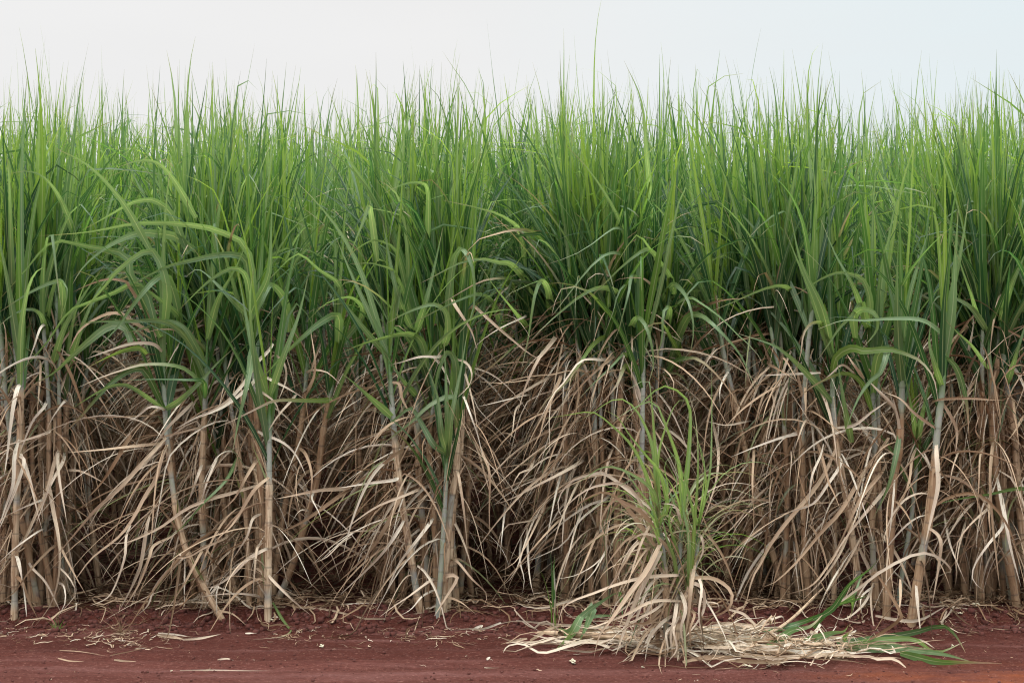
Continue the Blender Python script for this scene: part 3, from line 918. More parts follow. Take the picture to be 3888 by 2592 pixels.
# canes and blades lying on the ground; points lie on the soil unless followed by @height in metres
FALLEN = [
    ('pale straw-covered cane lying rightwards from the small clump, nearest the track', .019,
     [(4750, 4440), (5100, 4480), (5480, 4530)], '''
C d .050 300,1360 700,1400 1100,1400 1310,1390
C g .062 1050,1355 1300,1352 1500,1372 1800,1430 2000,1470
C m .040 1060,1340 1350,1290 1600,1240 1780,1230 1870,1290 1930,1370 1950,1405
C m .034 1100,1350 1400,1330 1600,1320 1750,1370 1950,1335
C d .030 1000,1380 1250,1330 1480,1300 1640,1310 1740,1370
C m .040 1500,1390 1750,1440 1950,1465 2200,1492
C d .034 200,1390 600,1430 1000,1430 1400,1435
C d .036 0,1455 200,1430 400,1455 560,1470 700,1440 830,1400'''),
    ('broken cane with a green top lifted off the ground towards the right clump', .014,
     [(5050, 4470), (5400, 4380), (5680, 4260)], '''
C g .030 560,1280 800,1200@.05 1000,1120@.16 1150,1040@.24 1275,985@.30
C g .030 900,1230@.05 1030,1100@.18 1200,1040@.25 1280,990@.28
C g .028 900,1180@.10 1030,1090@.20 1150,950@.34 1290,800@.50 1360,735@.56
C d .022 960,1130@.12 1180,970@.30 1340,860@.42 1500,770@.50 1650,735@.52 1780,770@.46 1850,840@.34 1800,920@.22 1710,985@.1
C g .020 1100,1040@.2 1180,1000@.26 1230,880@.36 1290,800@.44
C m .024 1170,1000@.24 1170,1100@.10 1150,1200
C m .048 560,1390 740,1280@.04 880,1200@.10 985,1110@.17'''),
    ('cane lying flat to the right of the small clump with a raised green blade', .018,
     [(4740, 4400), (5150, 4420), (5560, 4440)], '''
C g .044 840,1330 920,1295@.05 1030,1260@.09 1110,1235@.12 1145,1200@.16
C m .028 1110,1335 1150,1270@.09 1175,1215@.14 1150,1200@.15
C d .036 60,1290 300,1330 500,1360 700,1380
C d .034 880,1250@.04 1000,1310@.05 1120,1370 1230,1410
C d .026 1340,880@.4 1420,980@.32 1500,1110@.22 1480,1180@.16 1300,1300@.03 1100,1375
C d .024 1500,900@.3 1500,1050@.2 1480,1170@.1
C d .030 1330,1170 1500,1195 1640,1180 1820,1140'''),
    ('straw-coloured cane lying behind the small clump on its right', .018,
     [(4760, 4360), (5100, 4350), (5420, 4360)], '''
C d .036 150,1230 300,1210 500,1220 690,1200
C d .034 200,1260 400,1240 620,1240 800,1260
C d .026 320,1105@.08 420,1150@.04 500,1200 560,1230
C d .026 500,1230 560,1190@.05 640,1165@.06 690,1165@.05 700,1210'''),
    ('cane lying flat to the left of the small clump', .017,
     [(4450, 4440), (4100, 4400), (3700, 4370)], '''
B d .040 2200,1300 1950,1290 1700,1260 1450,1230
B d .034 2250,1340 2000,1330 1800,1310 1550,1330 1300,1290
B d .030 2100,1270 1800,1230 1500,1200 1200,1180 1050,1190
B d .028 1300,1300 1450,1240 1560,1200
B d .030 1850,1370 1700,1340 1550,1375 1380,1375 1250,1350 1150,1345 1115,1385
B d .022 1280,1290 1180,1300 1090,1295
B d .022 1100,1190 980,1210 870,1230 780,1242'''),
    ('broken cane with two torn green blades left of the small clump', .013,
     [(3860, 4390), (3960, 4330), (4060, 4250)], '''
B g .044 1500,1240@.02 1580,1250@.03 1650,1170@.09 1750,1080@.17 1900,1000@.24 1925,1015@.23
B g .048 1650,1165@.10 1580,1260@.04 1475,1360
B g .046 1680,1160@.09 1735,1095@.14 1700,1200@.07 1635,1345
B g .020 1680,1160@.08 1800,1135@.10 1940,1150@.08
B g .036 1960,1000@.25 2050,950@.29 2150,920@.32
B g .024 1920,1000@.24 1935,1080@.15 1935,1150@.1'''),
]

STRIPS = [  # litter strips on the track: label, tile, kind, width, points
    ('long pale leaf ribbon lying straight along the track edge, left of centre', 'B', 'd', .030, '-550,1130 -400,1100 -150,1140 0,1145 150,1165 350,1165 550,1150 700,1140 780,1130 770,1100'),
    ('curled leaf loop lying on the red soil below the dense clump', 'B', 'd', .030, '290,1060 150,1055 100,1065 120,1080 250,1075 350,1065 430,1090 520,1130'),
    ('narrow straw strip beside the curled leaf loop', 'B', 'd', .022, '0,1090 150,1095 300,1085'),
    ('crumpled straw blade end near the long pale ribbon', 'B', 'd', .026, '530,1110 620,1105 720,1115 760,1130'),
    ('grey-green bent leaf trailing from the thick pale cane onto soil', 'A', 'm', .026, '1880,1090@.05 1940,1140@.03 1990,1190 2005,1220 1960,1245 1880,1270 1800,1275'),
    ('broad yellow sheath piece lying alone on the left of the track', 'A', 'd', .050, '1080,1240 1180,1250 1270,1270'),
    ('split straw piece touching the yellow sheath piece', 'A', 'd', .034, '1260,1270 1400,1265 1520,1240'),
    ('brown strip lying behind the yellow sheath piece', 'A', 'd', .024, '1090,1225 1200,1232 1320,1250'),
    ('thin straw strip lying in front of the dry twigs', 'A', 'd', .016, '760,1375 850,1365 960,1350'),
    ('long thin straw stem lying across the left track', 'A', 'd', .010, '410,1350 560,1360 740,1378'),
    ('short curled flake on the track near the left border', 'A', 'd', .020, '400,1380 480,1395 580,1402'),
    ('pale flake with dark end in the middle of the left track', 'A', 'd', .024, '785,1425 860,1430 940,1435'),
    ('short brown chip of sheath on the left track', 'A', 'd', .022, '1500,1382 1560,1378 1610,1385'),
    ('long broken straw lying near the bottom left of the track', 'A', 'd', .014, '1240,1475 1400,1478 1600,1495 1720,1485 1880,1480'),
    ('small pale curl at the bottom of the track', 'A', 'd', .026, '1400,1475 1440,1465 1450,1475'),
    ('grey cane splinter lying alone on the central track', 'B', 'd', .020, '985,1445 1040,1450 1090,1455'),
    ('upright pale leaf chip on the central track', 'B', 'd', .030, '1000,1420 1020,1410 1025,1405'),
    ('leaning brown stick behind the small clump, left side', 'B', 'd', .022, '1190,1070@.12 1270,1140@.06 1360,1210'),
    ('short forked twig lying below the central dark gap', 'B', 'd', .014, '500,1210 540,1160 570,1145'),
    ('pale strip lying below the right clump', 'C', 'd', .020, '1840,1120 1940,1125 2040,1125'),
    ('thin pale stem far right on the track', 'C', 'd', .010, '2120,1195 2200,1198 2290,1195'),
    ('curved straw blade at the far right field edge', 'C', 'd', .016, '2160,1020@.03 2230,1060 2290,1100 2352,1110'),
    ('flat grey strip lying left of the thick pale cane', 'A', 'd', .024, '1690,1228 1770,1228'),
    ('brown sheath flake at the foot of the thick pale cane', 'A', 'd', .050, '1870,1160 1930,1165'),
    ('orange-brown curled flake by the central gap', 'B', 'd', .034, '900,1195 970,1180 960,1190'),
]
CHIPS = [  # pale cane chips: (tile point, size), label
    ('A', 1870, 1165, .030, 'pale flat chip beside the thick pale cane'),
    ('A', 2220, 1302, .040, 'pale triangular chip left of centre on the track'),
    ('A', 720, 1256, .022, 'small round pale chip among the dry twigs'),
    ('A', 655, 1296, .018, 'tiny pale chip in front of the dry twigs'),
    ('A', 1750, 1390, .016, 'lone white crumb on the left track'),
    ('A', 1180, 1487, .020, 'pale chip near the bottom of the left track'),
    ('B', 1600, 1425, .055, 'splayed cream chip in front of the small clump'),
    ('B', 2075, 1447, .026, 'white crumb at the front of the small clump'),
    ('B', 858, 1364, .014, 'tiny white crumb on the central track'),
    ('B', 1085, 1240, .018, 'round tan pebble chip left of the fallen canes'),
    ('C', 2020, 1108, .060, 'largest cream clod far right on the bank'),
    ('C', 2204, 1098, .022, 'small cream lump right of the largest cream clod'),
    ('C', 1915, 1155, .035, 'cluster-shaped cream chip below the largest clod'),
    ('C', 1855, 1320, .030, 'cream chip beside the tips of the fallen cane'),
    ('C', 1850, 1145, .014, 'tiny cream crumb under the right clump'),
    ('C', 450, 1443, .045, 'pale chip at the near edge of the fallen canes'),
    ('C', 595, 1440, .030, 'second pale chip at the near edge of the fallen canes'),
    ('C', 1780, 1072, .024, 'brownish chip below the broad sheathed cane'),
]


def blade_from(P, w, kind, view_twist=0.45, S=18, droop_flat=False, tn=None):
    """a traced blade as ribbon arrays from its 3-D path"""
    Q = spline(P, S)
    s = np.linspace(0, 1, S)
    T = norm(np.gradient(Q, axis=0))
    vd = norm(Q - np.array([0, 0, HC]))
    B0 = norm(np.cross(T, vd)); N0 = np.cross(T, B0)
    if droop_flat:
        B0 = norm(np.cross(T, np.array([0, 0.15, 1.0]))); N0 = np.cross(T, B0)
    tw = rng.normal(0, view_twist * 0.6) + rng.normal(0, view_twist) * s + 0.25 * np.sin(s * 6 + rng.random() * 6)
    B = B0 * np.cos(tw)[:, None] + N0 * np.sin(tw)[:, None]
    Wd = w * (0.85 if kind == 'd' else 1.25) * width_profile(s, 'dry' if kind == 'd' else 'green')
    if kind == 'g':
        dry = np.clip((s - 0.88) * 5, 0, 0.6); tone = rng.uniform(0.45, 0.8) if tn is None else rng.uniform(*tn)  # green tone raised so traced blades look sunlit
    elif kind == 'm':
        dry = np.clip((s - rng.uniform(0.4, 0.75)) * 3, 0.05, 1); tone = rng.uniform(0.5, 0.85)
    else:
        dry = np.ones(S); tone = np.clip(rng.normal(0.78, 0.17), 0.25, 1)
    return ribbons(Q[None], Wd[None], B[None], np.array([rng.uniform(0.12, 0.4)]), np.array([rng.uniform(0.85, 1.0) if kind == 'g' and (w > 0.03 or tn) else rng.random()]), dry[None], np.array([tone]))  # broad green blades get most of the painted sheen


def parse_blades(txt):
    out = []
    for ln in txt.strip().splitlines():
        tile, kind, w, rest = ln.split(' ', 3)
        ox, oy = {'D': (0, 1568), 'E': (2352, 1568), 'F': (4704, 1568), 'A': (0, 3136), 'B': (2352, 3136), 'C': (4704, 3136), 'P': (0, 0)}[tile]
        pts = []
        for q in rest.split():
            a = q.split('@'); x, y = a[0].split(',')
            pts.append((float(x) + ox, float(y) + oy, float(a[1]) if len(a) > 1 else None))
        out.append((kind, float(w), pts))
    return out


# ------------------------------------------------------------------ build the traced canes
class Cane: pass


def make_cane(spec, front=False):
    c = Cane()
    c.clump, tile, txt, tan_v, c.r = spec
    uv = tr(tile, txt)
    g = ground_at(uv[0][0], uv[0][1], 0.06 if not front else 0.0)
    Y0 = min(g[1], 9.4)
    lean = rng.uniform(-0.12, 0.18)
    pts = []
    for i, (u, v) in enumerate(uv):
        pts.append(at(u, v, Y0 + lean * (i / len(uv))))
    pts[0][2] = float(ground_z(pts[0][0], pts[0][1])) - 0.03
    c.path = np.array(pts); c.uv = uv; c.Y0 = Y0
    c.base = pts[0].copy(); c.base[2] += 0.03
    c.tan_z = at(uv[0][0], tan_v, Y0)[2]
    c.blades = []
    return c


canes = [make_cane(s) for s in CANES]
fcanes = [make_cane(s, True) for s in FRONT_CANES]


def nearest(cs, u, v):
    """cane whose traced line passes nearest to (u, v), and the point on it"""
    best = None
    for c in cs:
        p = np.array(c.uv); 
        for i in range(len(p) - 1):
            a, b = p[i], p[i + 1]
            t = np.clip(np.dot([u - a[0], v - a[1]], b - a) / np.dot(b - a, b - a), 0, 1)
            q = a + t * (b - a)
            d = math.hypot(u - q[0], (v - q[1]) * 0.8)
            if best is None or d < best[0]:
                k = (i + t) / (len(p) - 1) * (len(p) - 1)
                j = int(min(k, len(p) - 2)); fr = k - j
                q3 = c.path[j] * (1 - fr) + c.path[j + 1] * fr
                best = (d, c, q3, q)
    return best


def attach_blades(cs, txt, yfront, jit, ws=1.0, tn=None):
    for kind, w, pts in parse_blades(txt):
        if kind != 'd': w *= ws
        d, c, q3, q = nearest(cs, pts[0][0], pts[0][1])
        yf = min(c.Y0 - 0.03, yfront) - rng.uniform(0.0, jit)
        P = [q3] if (d < 45 or (q[1] > pts[0][1] + 20 and d < 420)) else []
        if not P: d = 99
        n = len(pts)
        for i, (u, v, _) in enumerate(pts):
            if i == 0 and d < 45: continue
            k = min(1.0, (i + 0.6) / (0.35 * n + 0.6))
            y = c.Y0 * (1 - k) + yf * k + 0.02 * math.sin(i * 1.7 + w * 100)
            p = at(u, v, y)
            gz = float(ground_z(p[0], p[1])) + 0.012
            if p[2] < gz:
                p = ground_at(u, v, 0.06 if y > 7.9 else 0.01)
                p[2] = float(ground_z(p[0], p[1])) + 0.012
            P.append(p)
        c.blades.append((kind, w, P, tn))


attach_blades(canes, BLADES, 8.02, 0.22)
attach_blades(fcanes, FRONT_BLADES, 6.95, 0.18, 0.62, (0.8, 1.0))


def finish_cane(c, label, group, ngreen, ndead, S=13, scale=1.0):
    e = empty('sugarcane_plant', c.base, label, 'sugarcane', group)
    b = Buf(); b.add(*stalk_arrays(c.path, c.r, c.tan_z, True, 10)); b.build('stalk', [M_STALK], e)
    if ngreen:
        parts_from(crown_leaves(c.path, ngreen, S, scale), 'green_blade', e)
    if ndead:
        h = max(0.4, min(c.tan_z, c.path[-1][2]) - c.path[0][2]) * (1.6 if c.clump == 'g' else 1)
        parts_from(dead_leaves(c.path, ndead, 13, h, 0.6, ls=0.62 if c.clump == 'g' else 1.0, hangf=0.6 if c.clump == 'g' else 0.42), 'dry_blade', e)
    if c.clump == 'g':
        n = 22
        zz = c.path[:, 2]; z = rng.uniform(0.4, 1.0, n) * zz[-1]
        org = np.stack([np.interp(z, zz, c.path[:, k]) for k in range(3)], 1)
        az = np.where(rng.random(n) < 0.6, np.pi, 0) + rng.normal(0, 0.8, n)
        parts_from(grow(org, az, rng.uniform(0.05, 0.35, n), rng.uniform(2.0, 2.9, n), rng.uniform(0.8, 2.2, n), rng.uniform(0.4, 0.85, n),
                        rng.uniform(0.007, 0.019, n), 'green', 13, wob=0.08, azd=rng.normal(0, .6, n), tw1=rng.normal(0, 1.5, n),
                        dry=np.clip(rng.uniform(-.3, 1.0, (n, 1)) + np.zeros((n, 13)), 0, 1), tone=rng.uniform(0.5, 0.95, n)), 'green_blade', e)
    for kind, w, P, tn in c.blades:
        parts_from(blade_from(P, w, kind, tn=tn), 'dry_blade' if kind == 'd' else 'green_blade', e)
    return e


def lean_word(c):
    dx = c.path[-1][0] - c.path[0][0]
    return 'left-leaning' if dx < -0.16 else ('right-leaning' if dx > 0.16 else 'upright')


for key in 'abcdef':
    cs = sorted([c for c in canes if c.clump == key], key=lambda c: c.path[0][0])
    for i, c in enumerate(cs):
        sheath = 'straw sheaths to its middle' if c.tan_z > 1.15 else ('bare grey stem' if c.tan_z < 0.3 else 'straw sheaths low down')
        lab = f"{lean_word(c)} cane, {ORD[i]} from the left {WHERE[key]}"
        short = c.path[-1][2] < 1.5
        e = finish_cane(c, lab, 'canes along the front edge of the field', 6 if short else 9, (26 if key in 'de' else 20) if c.tan_z > 0.3 else 0,
                        scale=0.85 if short else 1.0)
cs = sorted(fcanes, key=lambda c: c.path[0][0])
for i, c in enumerate(cs):
    finish_cane(c, f"short cane, {ORD[i]} from the left in the small clump on the track",
                'canes of the small clump on the track', 0, 30, scale=0.5)

# ------------------------------------------------------------------ canes filling the rows behind
ROWS = [i * 1.42 for i in range(-22, 24)]


def row_x(k, y):
    return -3.40 + k * 1.40 - 0.22 * (y - 8.3)


cand = []
for k in range(-16, 26):
    y = 8.33 + rng.uniform(0, 0.1)
    while y < 24:
        x = row_x(k, y) + 0.22 * math.sin(y * 1.3) * min(1, max(0, y - 9)) + rng.normal(0, 0.18 if y < 9.3 else (0.30 if y < 18 else 0.5))
        half = y * (W / 2) / F
        if abs(x) < half + 2.5:
            cand.append((x, y, abs(x) < half + 0.15))
        y += rng.exponential(0.021 if y < 8.75 else (0.034 if y < 9.3 else 0.06)) if y < 14 else rng.exponential(0.09)
cand.sort(key=lambda q: q[1])
n_ind = 300 - len(canes) - len(fcanes)
inview = [q for q in cand if q[2]][:n_ind]
used = set(inview)
rest = [q for q in cand if q not in used]
# unseen canes added behind the viewer to block low sky light
rest += [(rng.uniform(-11, 11), rng.uniform(-5.0, -2.6), False) for _ in range(420)]
rest += [(rng.uniform(-5.0, -1.5), rng.uniform(14, 23), False) for _ in range(150)]


def free_path(x, y):
    h = rng.normal(2.18 + 0.16 * min(1, max(0, (y - 8.8) / 1.5)) + 0.09, 0.14)
    lx, ly = rng.normal(-0.02, 0.14), rng.normal(-0.02, 0.10)
    cx, cy = rng.normal(0, 0.06), rng.normal(0, 0.06)
    z0 = float(ground_z(x, y)) - 0.02
    t = np.linspace(0, 1, 5)
    return np.stack([x + lx * h * t * 0.5 + cx * np.sin(t * 3.1), y + ly * h * t * 0.5 + cy * np.sin(t * 3.1), z0 + h * t], 1)


ZONES = [(-9, -2.75, 'the clump cut by the left edge'), (-2.75, -1.25, 'the clump with the thick pale cane'),
         (-1.25, -0.15, 'the clump left of the central gap'), (-0.15, 1.5, 'the small clump on the track'),
         (1.5, 3.1, 'the clump with straw sweeping left'), (3.1, 9, 'the clump at the right edge')]
for x, y, _ in inview:
    path = free_path(x, y)
    xs = x / y * 8.3
    zn = [z for z in ZONES if z[0] <= xs < z[1]][0][2]
    deep = 'deep in the field' if y > 10.2 else 'just inside the field'
    e = empty('sugarcane_plant', (x, y, path[0][2] + 0.02), f"sugarcane standing {deep} behind {zn}", 'sugarcane',
              f"sugarcane {deep} behind {zn}")
    tz = rng.normal(1.46, 0.2)
    b = Buf(); b.add(*stalk_arrays(path, rng.uniform(0.014, 0.020), tz, y < 10, 8, tanrnd=rng.uniform(0, 0.8))); b.build('stalk', [M_STALK], e)
    b = Buf(); add_set(b, crown_leaves(path, 11, 12)); b.build('green_foliage', [M_LEAF], e)
    b = Buf(); add_set(b, dead_leaves(path, 26 if y < 8.75 else 36, 11, tz + 0.42, dark=0.04, bias=0.4, hangf=0.5, zlow=0.12 if y < 8.75 else 0.52)); b.build('dry_foliage', [M_LEAF], e)

b = Buf()
for x, y, _ in rest:
    path = free_path(x, y)
    near = 0 < y < 13.5
    b.add(*stalk_arrays(path, 0.017, rng.normal(1.42, .2), False, 5, tanrnd=0.3), 1)
    add_set(b, crown_leaves(path, 9 if near else 8, 10 if near else 8))
    if near or 0 < y < 17:
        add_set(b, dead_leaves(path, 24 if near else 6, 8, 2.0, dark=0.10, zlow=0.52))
o = b.build('sugarcane_field', [M_LEAF, M_STALK])
o['kind'] = 'stuff'; o['label'] = 'mass of green sugarcane filling the field behind the canes in front'; o['category'] = 'sugarcane field'

# ------------------------------------------------------------------ ground
def axis(a, b, lo, hi, fine, g=1.25):
    m = list(np.arange(lo, hi, fine))
    s, x = fine, lo
    left = []
    while x > a:
        s *= g; x -= s; left.append(max(x, a))
    s, x = fine, m[-1]
    right = []
    while x < b:
        s *= g; x += s; right.append(min(x, b))
    return np.array(left[::-1] + m + right)


gx, gy = axis(-900, 900, -4.3, 4.3, 0.014), axis(-60, 1600, 6.2, 8.7, 0.012)
GX, GY = np.meshgrid(gx, gy, indexing='ij')
GZ = ground_z(GX, GY)
V = np.stack([GX, GY, GZ], -1).reshape(-1, 3)
ny = len(gy)
ii, jj = np.meshgrid(np.arange(len(gx) - 1), np.arange(ny - 1), indexing='ij')
q = (ii * ny + jj).ravel()
f = np.stack([q, q + ny, q + ny + 1, q + 1], 1)
b = Buf(); b.add(V, f, V[:, :2] * 0.1, np.zeros((len(V), 3)))
g = b.build('ground', [M_SOIL]); g['kind'] = 'structure'
g['label'] = 'red dirt track and field soil'


def fallen_path(pts):
    P = []
    for u, v, h in pts:
        h = 0.0 if h is None else h
        p = ground_at(u, v, h + 0.01)
        p[2] = float(ground_z(p[0], p[1])) + 0.012 + h
        P.append(p)
    return P


# ------------------------------------------------------------------ fallen canes round the small clump
for lab, r, uvp, txt in FALLEN:
    if 'lifted' in lab: r *= 0.6
    P = np.array([ground_at(u, v, 0.03) for u, v in uvp])
    for p in P: p[2] = float(ground_z(p[0], p[1])) + 0.045
    if 'lifted' in lab: P[1, 2] += 0.05; P[2, 2] += 0.16
    e = empty('fallen_cane', P[0] * [1, 1, 0] + [0, 0, float(ground_z(P[0][0], P[0][1]))], lab, 'fallen cane', 'canes fallen round the small clump')
    b = Buf(); V_ = stalk_arrays(P, r, 9.0, True, 10, tanrnd=rng.uniform(0.7, 1)); b.add(*V_); b.build('stalk', [M_STALK], e)
    for kind, w, pts in parse_blades(txt):
        Q = fallen_path(pts)
        for q_ in Q: q_[2] += rng.uniform(0.02, 0.05)
        parts_from(blade_from(Q, w, kind, 0.4), 'dry_blade' if kind == 'd' else 'green_blade', e)

# ------------------------------------------------------------------ litter strips and chips
for lab, tile, kind, w, txt in STRIPS:
    (k_, w_, pts), = parse_blades(f"{tile} {kind} {w} {txt}")
    Q = fallen_path(pts)
    R = blade_from(Q, w_ * 0.62, k_, 0.5, 14)
    c0 = np.array(Q).mean(0)
    holder = type('H', (), {'location': c0})
    V_, f_, uv_, D_ = R
    bb = Buf(); bb.add(V_[0] - c0, f_, uv_, D_[0])
    o = bb.build('leaf_strip', [M_LEAF]); o.location = [float(t) for t in c0]
    o['label'] = lab; o['category'] = 'leaf litter'; o['group'] = 'dry strips lying on the track'

for tile, x, y, size, lab in CHIPS:
    ox, oy = {'A': (0, 3136), 'B': (2352, 3136), 'C': (4704, 3136)}[tile]
    p = ground_at(x + ox, y + oy, 0.01); p[2] = float(ground_z(p[0], p[1]))
    bb = Buf()
    for _ in range(4 if size > .028 else 2):                    # a few ragged curled flakes joined together
        a0 = rng.uniform(0, 6.28); L_ = size * rng.uniform(0.6, 1.1)
        t = np.linspace(0, 1, 6)[:, None]
        d = np.array([[math.cos(a0), math.sin(a0) * 0.8, 0]])
        pp = (t - 0.3) * d * L_ + np.array([[0, 0, 1]]) * (0.006 + size * rng.uniform(0.15, 0.5) * np.sin(t * 2.6))
        rb = ribbons(pp[None], np.full((1, 6), size * 0.45) * np.array([[.5, .9, 1, 1, .7, .2]]), np.broadcast_to(np.cross(d, [[0, 0, 1]]), (1, 6, 3)),
                     np.array([0.5]), np.array([0.5]), np.ones((1, 6)), np.array([1.0]))
        bb.add(rb[0][0], rb[1], rb[2], rb[3][0])
    o = bb.build('cane_chip', [M_CHIP]); o.location = [float(t) for t in p]
    o['label'] = lab; o['category'] = 'cane chip'; o['group'] = 'pale chips scattered on the soil'

# ------------------------------------------------------------------ loose litter nobody could count
def litter(name, n, sampler, lmin, lmax, wmin, wmax, tone_mu, label, lift=0.03, adir=None, sd=0.5):
    S = 8
    xy = sampler(n)
    az = (rng.uniform(0, 6.283, n) if adir is None else adir + np.pi * rng.integers(0, 2, n) + rng.normal(0, sd, n))
    Ls = rng.uniform(lmin, lmax, n)
    s = np.linspace(-0.5, 0.5, S)[None]
    a = az[:, None] + rng.normal(0, 1.1, (n, 1)) * s + 0.3 * np.sin(s * 8 + rng.random((n, 1)) * 6)
    d = np.stack([np.cos(a), np.sin(a), 0 * a], -1) * (Ls / S)[:, None, None]
    P = np.cumsum(d, 1) + np.concatenate([xy, np.zeros((n, 1))], 1)[:, None]
    P[..., 2] = ground_z(P[..., 0], P[..., 1]) + 0.004 + rng.random((n, 1)) ** 1.5 * lift + np.abs(rng.normal(0, lift * 0.4, (n, 1)) * np.sin(s * 5 + rng.random((n, 1)) * 6))
    up = np.stack([-np.sin(a), np.cos(a), rng.normal(0, 0.6, (n, 1)) + 0 * a], -1)
    Wd = rng.uniform(wmin, wmax, (n, 1)) * (1 - (s * 1.9) ** 2 * 0.8)
    R = ribbons(P, Wd, up, rng.uniform(0.2, 0.8, n), rng.random(n), np.ones((n, S)), np.clip(rng.normal(tone_mu, 0.2, n), 0, 1))
    bb = Buf(); add_set(bb, R)
    o = bb.build(name, [M_LEAF]); o['kind'] = 'stuff'; o['label'] = label; o['category'] = 'leaf litter'


def edge_s(n):
    x = rng.uniform(-4.2, 4.2, n); k = rng.random(n)
    return np.stack([x, 8.2 + 0.12 * rng.normal(0, 1, n) + 0.5 * k], 1)


def floor_s(n): return np.stack([rng.uniform(-6, 6, n), 8.7 + rng.random(n) ** 1.3 * 7], 1)


def pile_s(n):
    t = rng.random(n)
    right = rng.random(n) < 0.68
    u = np.where(right, 4720 + 1150 * t ** 1.3, 4600 - 720 * t ** 1.7)
    v0 = np.where(right, 4440 + 60 * t, 4440 - 50 * t)
    v = v0 + rng.normal(0, 1, n) * np.where(right, 55 * (1 - .55 * t), 45 * (1 - .6 * t))
    v = np.clip(v, 4290, 4570)
    return np.array([ground_at(a, b_, 0.03)[:2] for a, b_ in zip(u, v)])


def line_s(n):
    out = []
    for _ in range(n):
        r_ = rng.random()
        if r_ < .35: u, v = rng.normal(850, 190), rng.normal(4385, 35)
        elif r_ < .7: u, v = rng.uniform(1800, 3600), rng.normal(4370, 28)
        elif r_ < .85: u, v = rng.normal(6450, 260), rng.normal(4300, 40)
        else: u, v = rng.uniform(0, 600), rng.normal(4345, 22)
        out.append(ground_at(u, max(4200, v), 0.02)[:2])
    return np.array(out)


def track_s(n): return np.stack([rng.uniform(-3.6, 3.6, n), rng.uniform(6.4, 7.9, n)], 1)


litter('edge_litter', 1150, edge_s, 0.08, 0.6, 0.005, 0.020, 0.36, 'brown leaf trash lying along the foot of the canes', 0.05)
litter('field_litter', 5200, floor_s, 0.2, 0.9, 0.008, 0.024, 0.0, 'dead leaf mulch covering the soil inside the field', 0.12)  # mulch tone dropped to put the shade of the hollows into its colour
litter('pile_litter', 330, pile_s, 0.12, 0.75, 0.006, 0.024, 0.72, 'pile of pale straw leaves flattened round the small clump', 0.09, 0.0, 0.5)
litter('track_litter', 420, line_s, 0.02, 0.16, 0.002, 0.009, 0.55, 'fine straw scraps strewn along the edge of the track', 0.012)
litter('track_crumbs', 130, track_s, 0.008, 0.06, 0.002, 0.006, 0.6, 'tiny straw crumbs sprinkled over the red track', 0.004)

# soil crumbs
n = 5000
bx = rng.uniform(-3.9, 3.9, n); by = np.where(rng.random(n) < 0.55, rng.normal(8.03, 0.16, n), rng.uniform(6.4, 8, n))
bz = ground_z(bx, by); sz = 0.003 + 0.010 * rng.random(n) ** 3 * np.where(np.abs(by - 8.03) < .35, 2.0, 0.6)
bb = Buf()
cube = np.array([[x, y, z] for x in (-1, 1) for y in (-1, 1) for z in (-1, 1)], float)
cf = np.array([[0, 1, 3, 2], [4, 6, 7, 5], [0, 4, 5, 1], [2, 3, 7, 6], [0, 2, 6, 4], [1, 5, 7, 3]])
for i in range(n):
    v = cube * rng.uniform(0.5, 1.1, (8, 3)) * sz[i]
    a = rng.uniform(0, 6.28); c_, s_ = math.cos(a), math.sin(a)
    v = np.stack([v[:, 0] * c_ - v[:, 1] * s_, v[:, 0] * s_ + v[:, 1] * c_, v[:, 2]], 1) + [bx[i], by[i], bz[i] + sz[i] * .3]
    bb.add(v, cf, v[:, :2], np.zeros((8, 3)))
o = bb.build('soil_crumbs', [M_CLOD]); o['kind'] = 'stuff'; o['label'] = 'red soil crumbs along the bank'; o['category'] = 'soil'


# ------------------------------------------------------------------ small weeds
def tuft(name, u, v, n, hmin, hmax, wd, kind, label, cat, spread=0.8, tone=None, extra=None):
    p = ground_at(u, v, 0.03); p[2] = float(ground_z(p[0], p[1]))
    e = empty(name, p, label, cat)
    org = np.repeat(p[None], n, 0) + np.concatenate([rng.normal(0, 0.012, (n, 2)), np.zeros((n, 1))], 1)
    dry = np.ones((n, 9)) if kind == 'd' else np.zeros((n, 9))
    R = grow(org, rng.uniform(0, 6.28, n), rng.uniform(0, spread, n), rng.uniform(0, 0.8, n), np.full(n, 1.5), rng.uniform(hmin, hmax, n),
             np.full(n, wd), 'green', 9, dry=dry, tone=np.full(n, 0.8) if tone is None else np.full(n, tone), wob=0.1, tw0=rng.normal(0, 1, n))
    bb = Buf(); add_set(bb, R); bb.build('blades', [M_LEAF], e)
    return e, p


e, p = tuft('grass_tuft', 400, 4320, 16, 0.05, 0.16, 0.006, 'g', 'small green weed tuft with a pink stem at the field edge, left', 'weed')
bb = Buf(); pa = np.array([p + [0, 0, 0], p + [-.03, 0, .06], p + [-.07, 0, .10]])
bb.add(*tube(spline(pa, 8), np.full(8, .003), 6, np.zeros(8), np.zeros(8), .5)); bb.build('stem', [M_PINK], e)
tuft('dry_weed', 825, 4340, 26, 0.08, 0.24, 0.004, 'd', 'dry twiggy weed standing in the straw scraps on the left', 'weed', 1.4, 0.35)
e, p = tuft('cane_shoot', 3815, 4310, 4, 0.25, 0.5, 0.016, 'g', 'thin green shoot standing alone before the central dark gap', 'shoot', 0.10)
pa = np.array([p, p + [.01, 0, .25], p + [.0, 0, .45]])
bb = Buf(); bb.add(*tube(spline(pa, 10), np.linspace(.008, .004, 10), 8, np.ones(10) * np.linspace(1, 0, 10), np.zeros(10), .6)); bb.build('stem', [M_STALK], e)
R = blade_from([at(3815, 4180, p[1]), at(3812, 3980, p[1]), at(3822, 3820, p[1])], .022, 'g', 0.2)
parts_from(R, 'leaf', e)
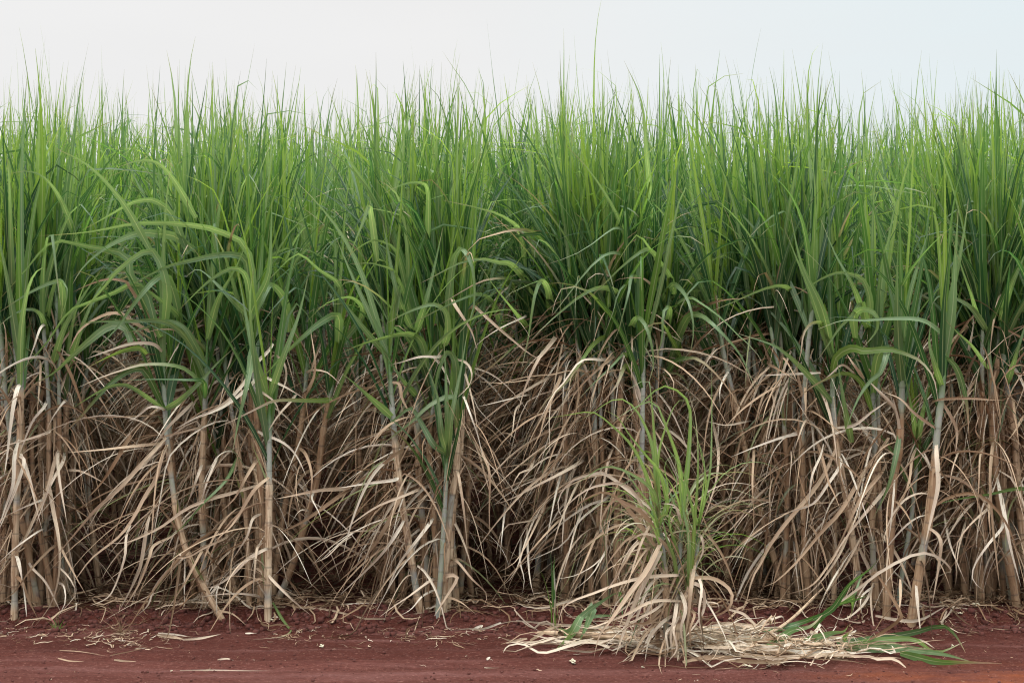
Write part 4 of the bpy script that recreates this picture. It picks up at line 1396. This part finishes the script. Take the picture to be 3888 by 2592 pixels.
R = blade_from([at(3812, 4150, p[1]), at(3800, 3900, p[1]), at(3790, 3780, p[1])], .012, 'g', 0.2)
parts_from(R, 'leaf', e)

# ------------------------------------------------------------------ light
wd = bpy.data.worlds.new("World"); scene.world = wd; wd.use_nodes = True
t = wd.node_tree; n_, l_ = t.nodes, t.links
n_.clear()
SUN_EL, SUN_AZ = math.radians(68), math.radians(215)       # azimuth from +Y, clockwise
sky = n_.new('ShaderNodeTexSky'); sky.sky_type = 'NISHITA'; sky.sun_disc = False
sky.sun_elevation = SUN_EL; sky.sun_rotation = SUN_AZ
bgs = n_.new('ShaderNodeBackground'); bgs.inputs['Strength'].default_value = 0.10
l_.new(sky.outputs[0], bgs.inputs['Color'])
# cloud deck: near white, a little bluer where it thins to the right, brighter overhead
tc = n_.new('ShaderNodeTexCoord')
sx = n_.new('ShaderNodeSeparateXYZ'); l_.new(tc.outputs['Generated'], sx.inputs[0])
mp = n_.new('ShaderNodeMapping'); mp.inputs['Scale'].default_value = (1.6, 1.6, 7.0); mp.inputs['Rotation'].default_value = (0, 0.25, 0)
l_.new(tc.outputs['Generated'], mp.inputs['Vector'])
cn = n_.new('ShaderNodeTexNoise'); cn.inputs['Scale'].default_value = 1.3; cn.inputs['Detail'].default_value = 5
l_.new(mp.outputs[0], cn.inputs['Vector'])
thin = mth(n_, l_, 'MULTIPLY', mth(n_, l_, 'ADD', mth(n_, l_, 'MULTIPLY', sx.outputs[0], 2.0), 0.1, True), mth(n_, l_, 'ADD', 0.35, cn.outputs['Fac']), True)
cc = mixc(n_, l_, mth(n_, l_, 'MULTIPLY', thin, 1.0), (0.87, 0.865, 0.86), (0.76, 0.87, 0.905))
hi = mth(n_, l_, 'ADD', mth(n_, l_, 'ADD', 0.965, mth(n_, l_, 'MULTIPLY', cn.outputs['Fac'], 0.09)), mth(n_, l_, 'MULTIPLY', mth(n_, l_, 'SUBTRACT', sx.outputs[2], 0.33, True), 5.6))
bgc = n_.new('ShaderNodeBackground'); l_.new(cc, bgc.inputs['Color']); l_.new(hi, bgc.inputs['Strength'])
mx = n_.new('ShaderNodeMixShader'); mx.inputs[0].default_value = 0.97
l_.new(bgs.outputs[0], mx.inputs[1]); l_.new(bgc.outputs[0], mx.inputs[2])
ow = n_.new('ShaderNodeOutputWorld'); l_.new(mx.outputs[0], ow.inputs[0])

sd = bpy.data.lights.new('sun', 'SUN'); sd.energy = 1.5; sd.angle = math.radians(25); sd.color = (1.0, 0.97, 0.92)
so = bpy.data.objects.new('sun', sd); COL.objects.link(so)
dirv = Vector((math.sin(SUN_AZ) * math.cos(SUN_EL), math.cos(SUN_AZ) * math.cos(SUN_EL), math.sin(SUN_EL)))
so.rotation_euler = dirv.to_track_quat('Z', 'Y').to_euler()
so.location = (0, -5, 12)

scene.view_settings.view_transform = 'Standard'
scene.view_settings.look = 'None'
scene.view_settings.exposure = 0.0
scene.view_settings.gamma = 1.0
scene.cycles.max_bounces = 6
scene.cycles.diffuse_bounces = 1
scene.cycles.filter_width = 1.1
scene.cycles.transmission_bounces = 4
scene.cycles.glossy_bounces = 2
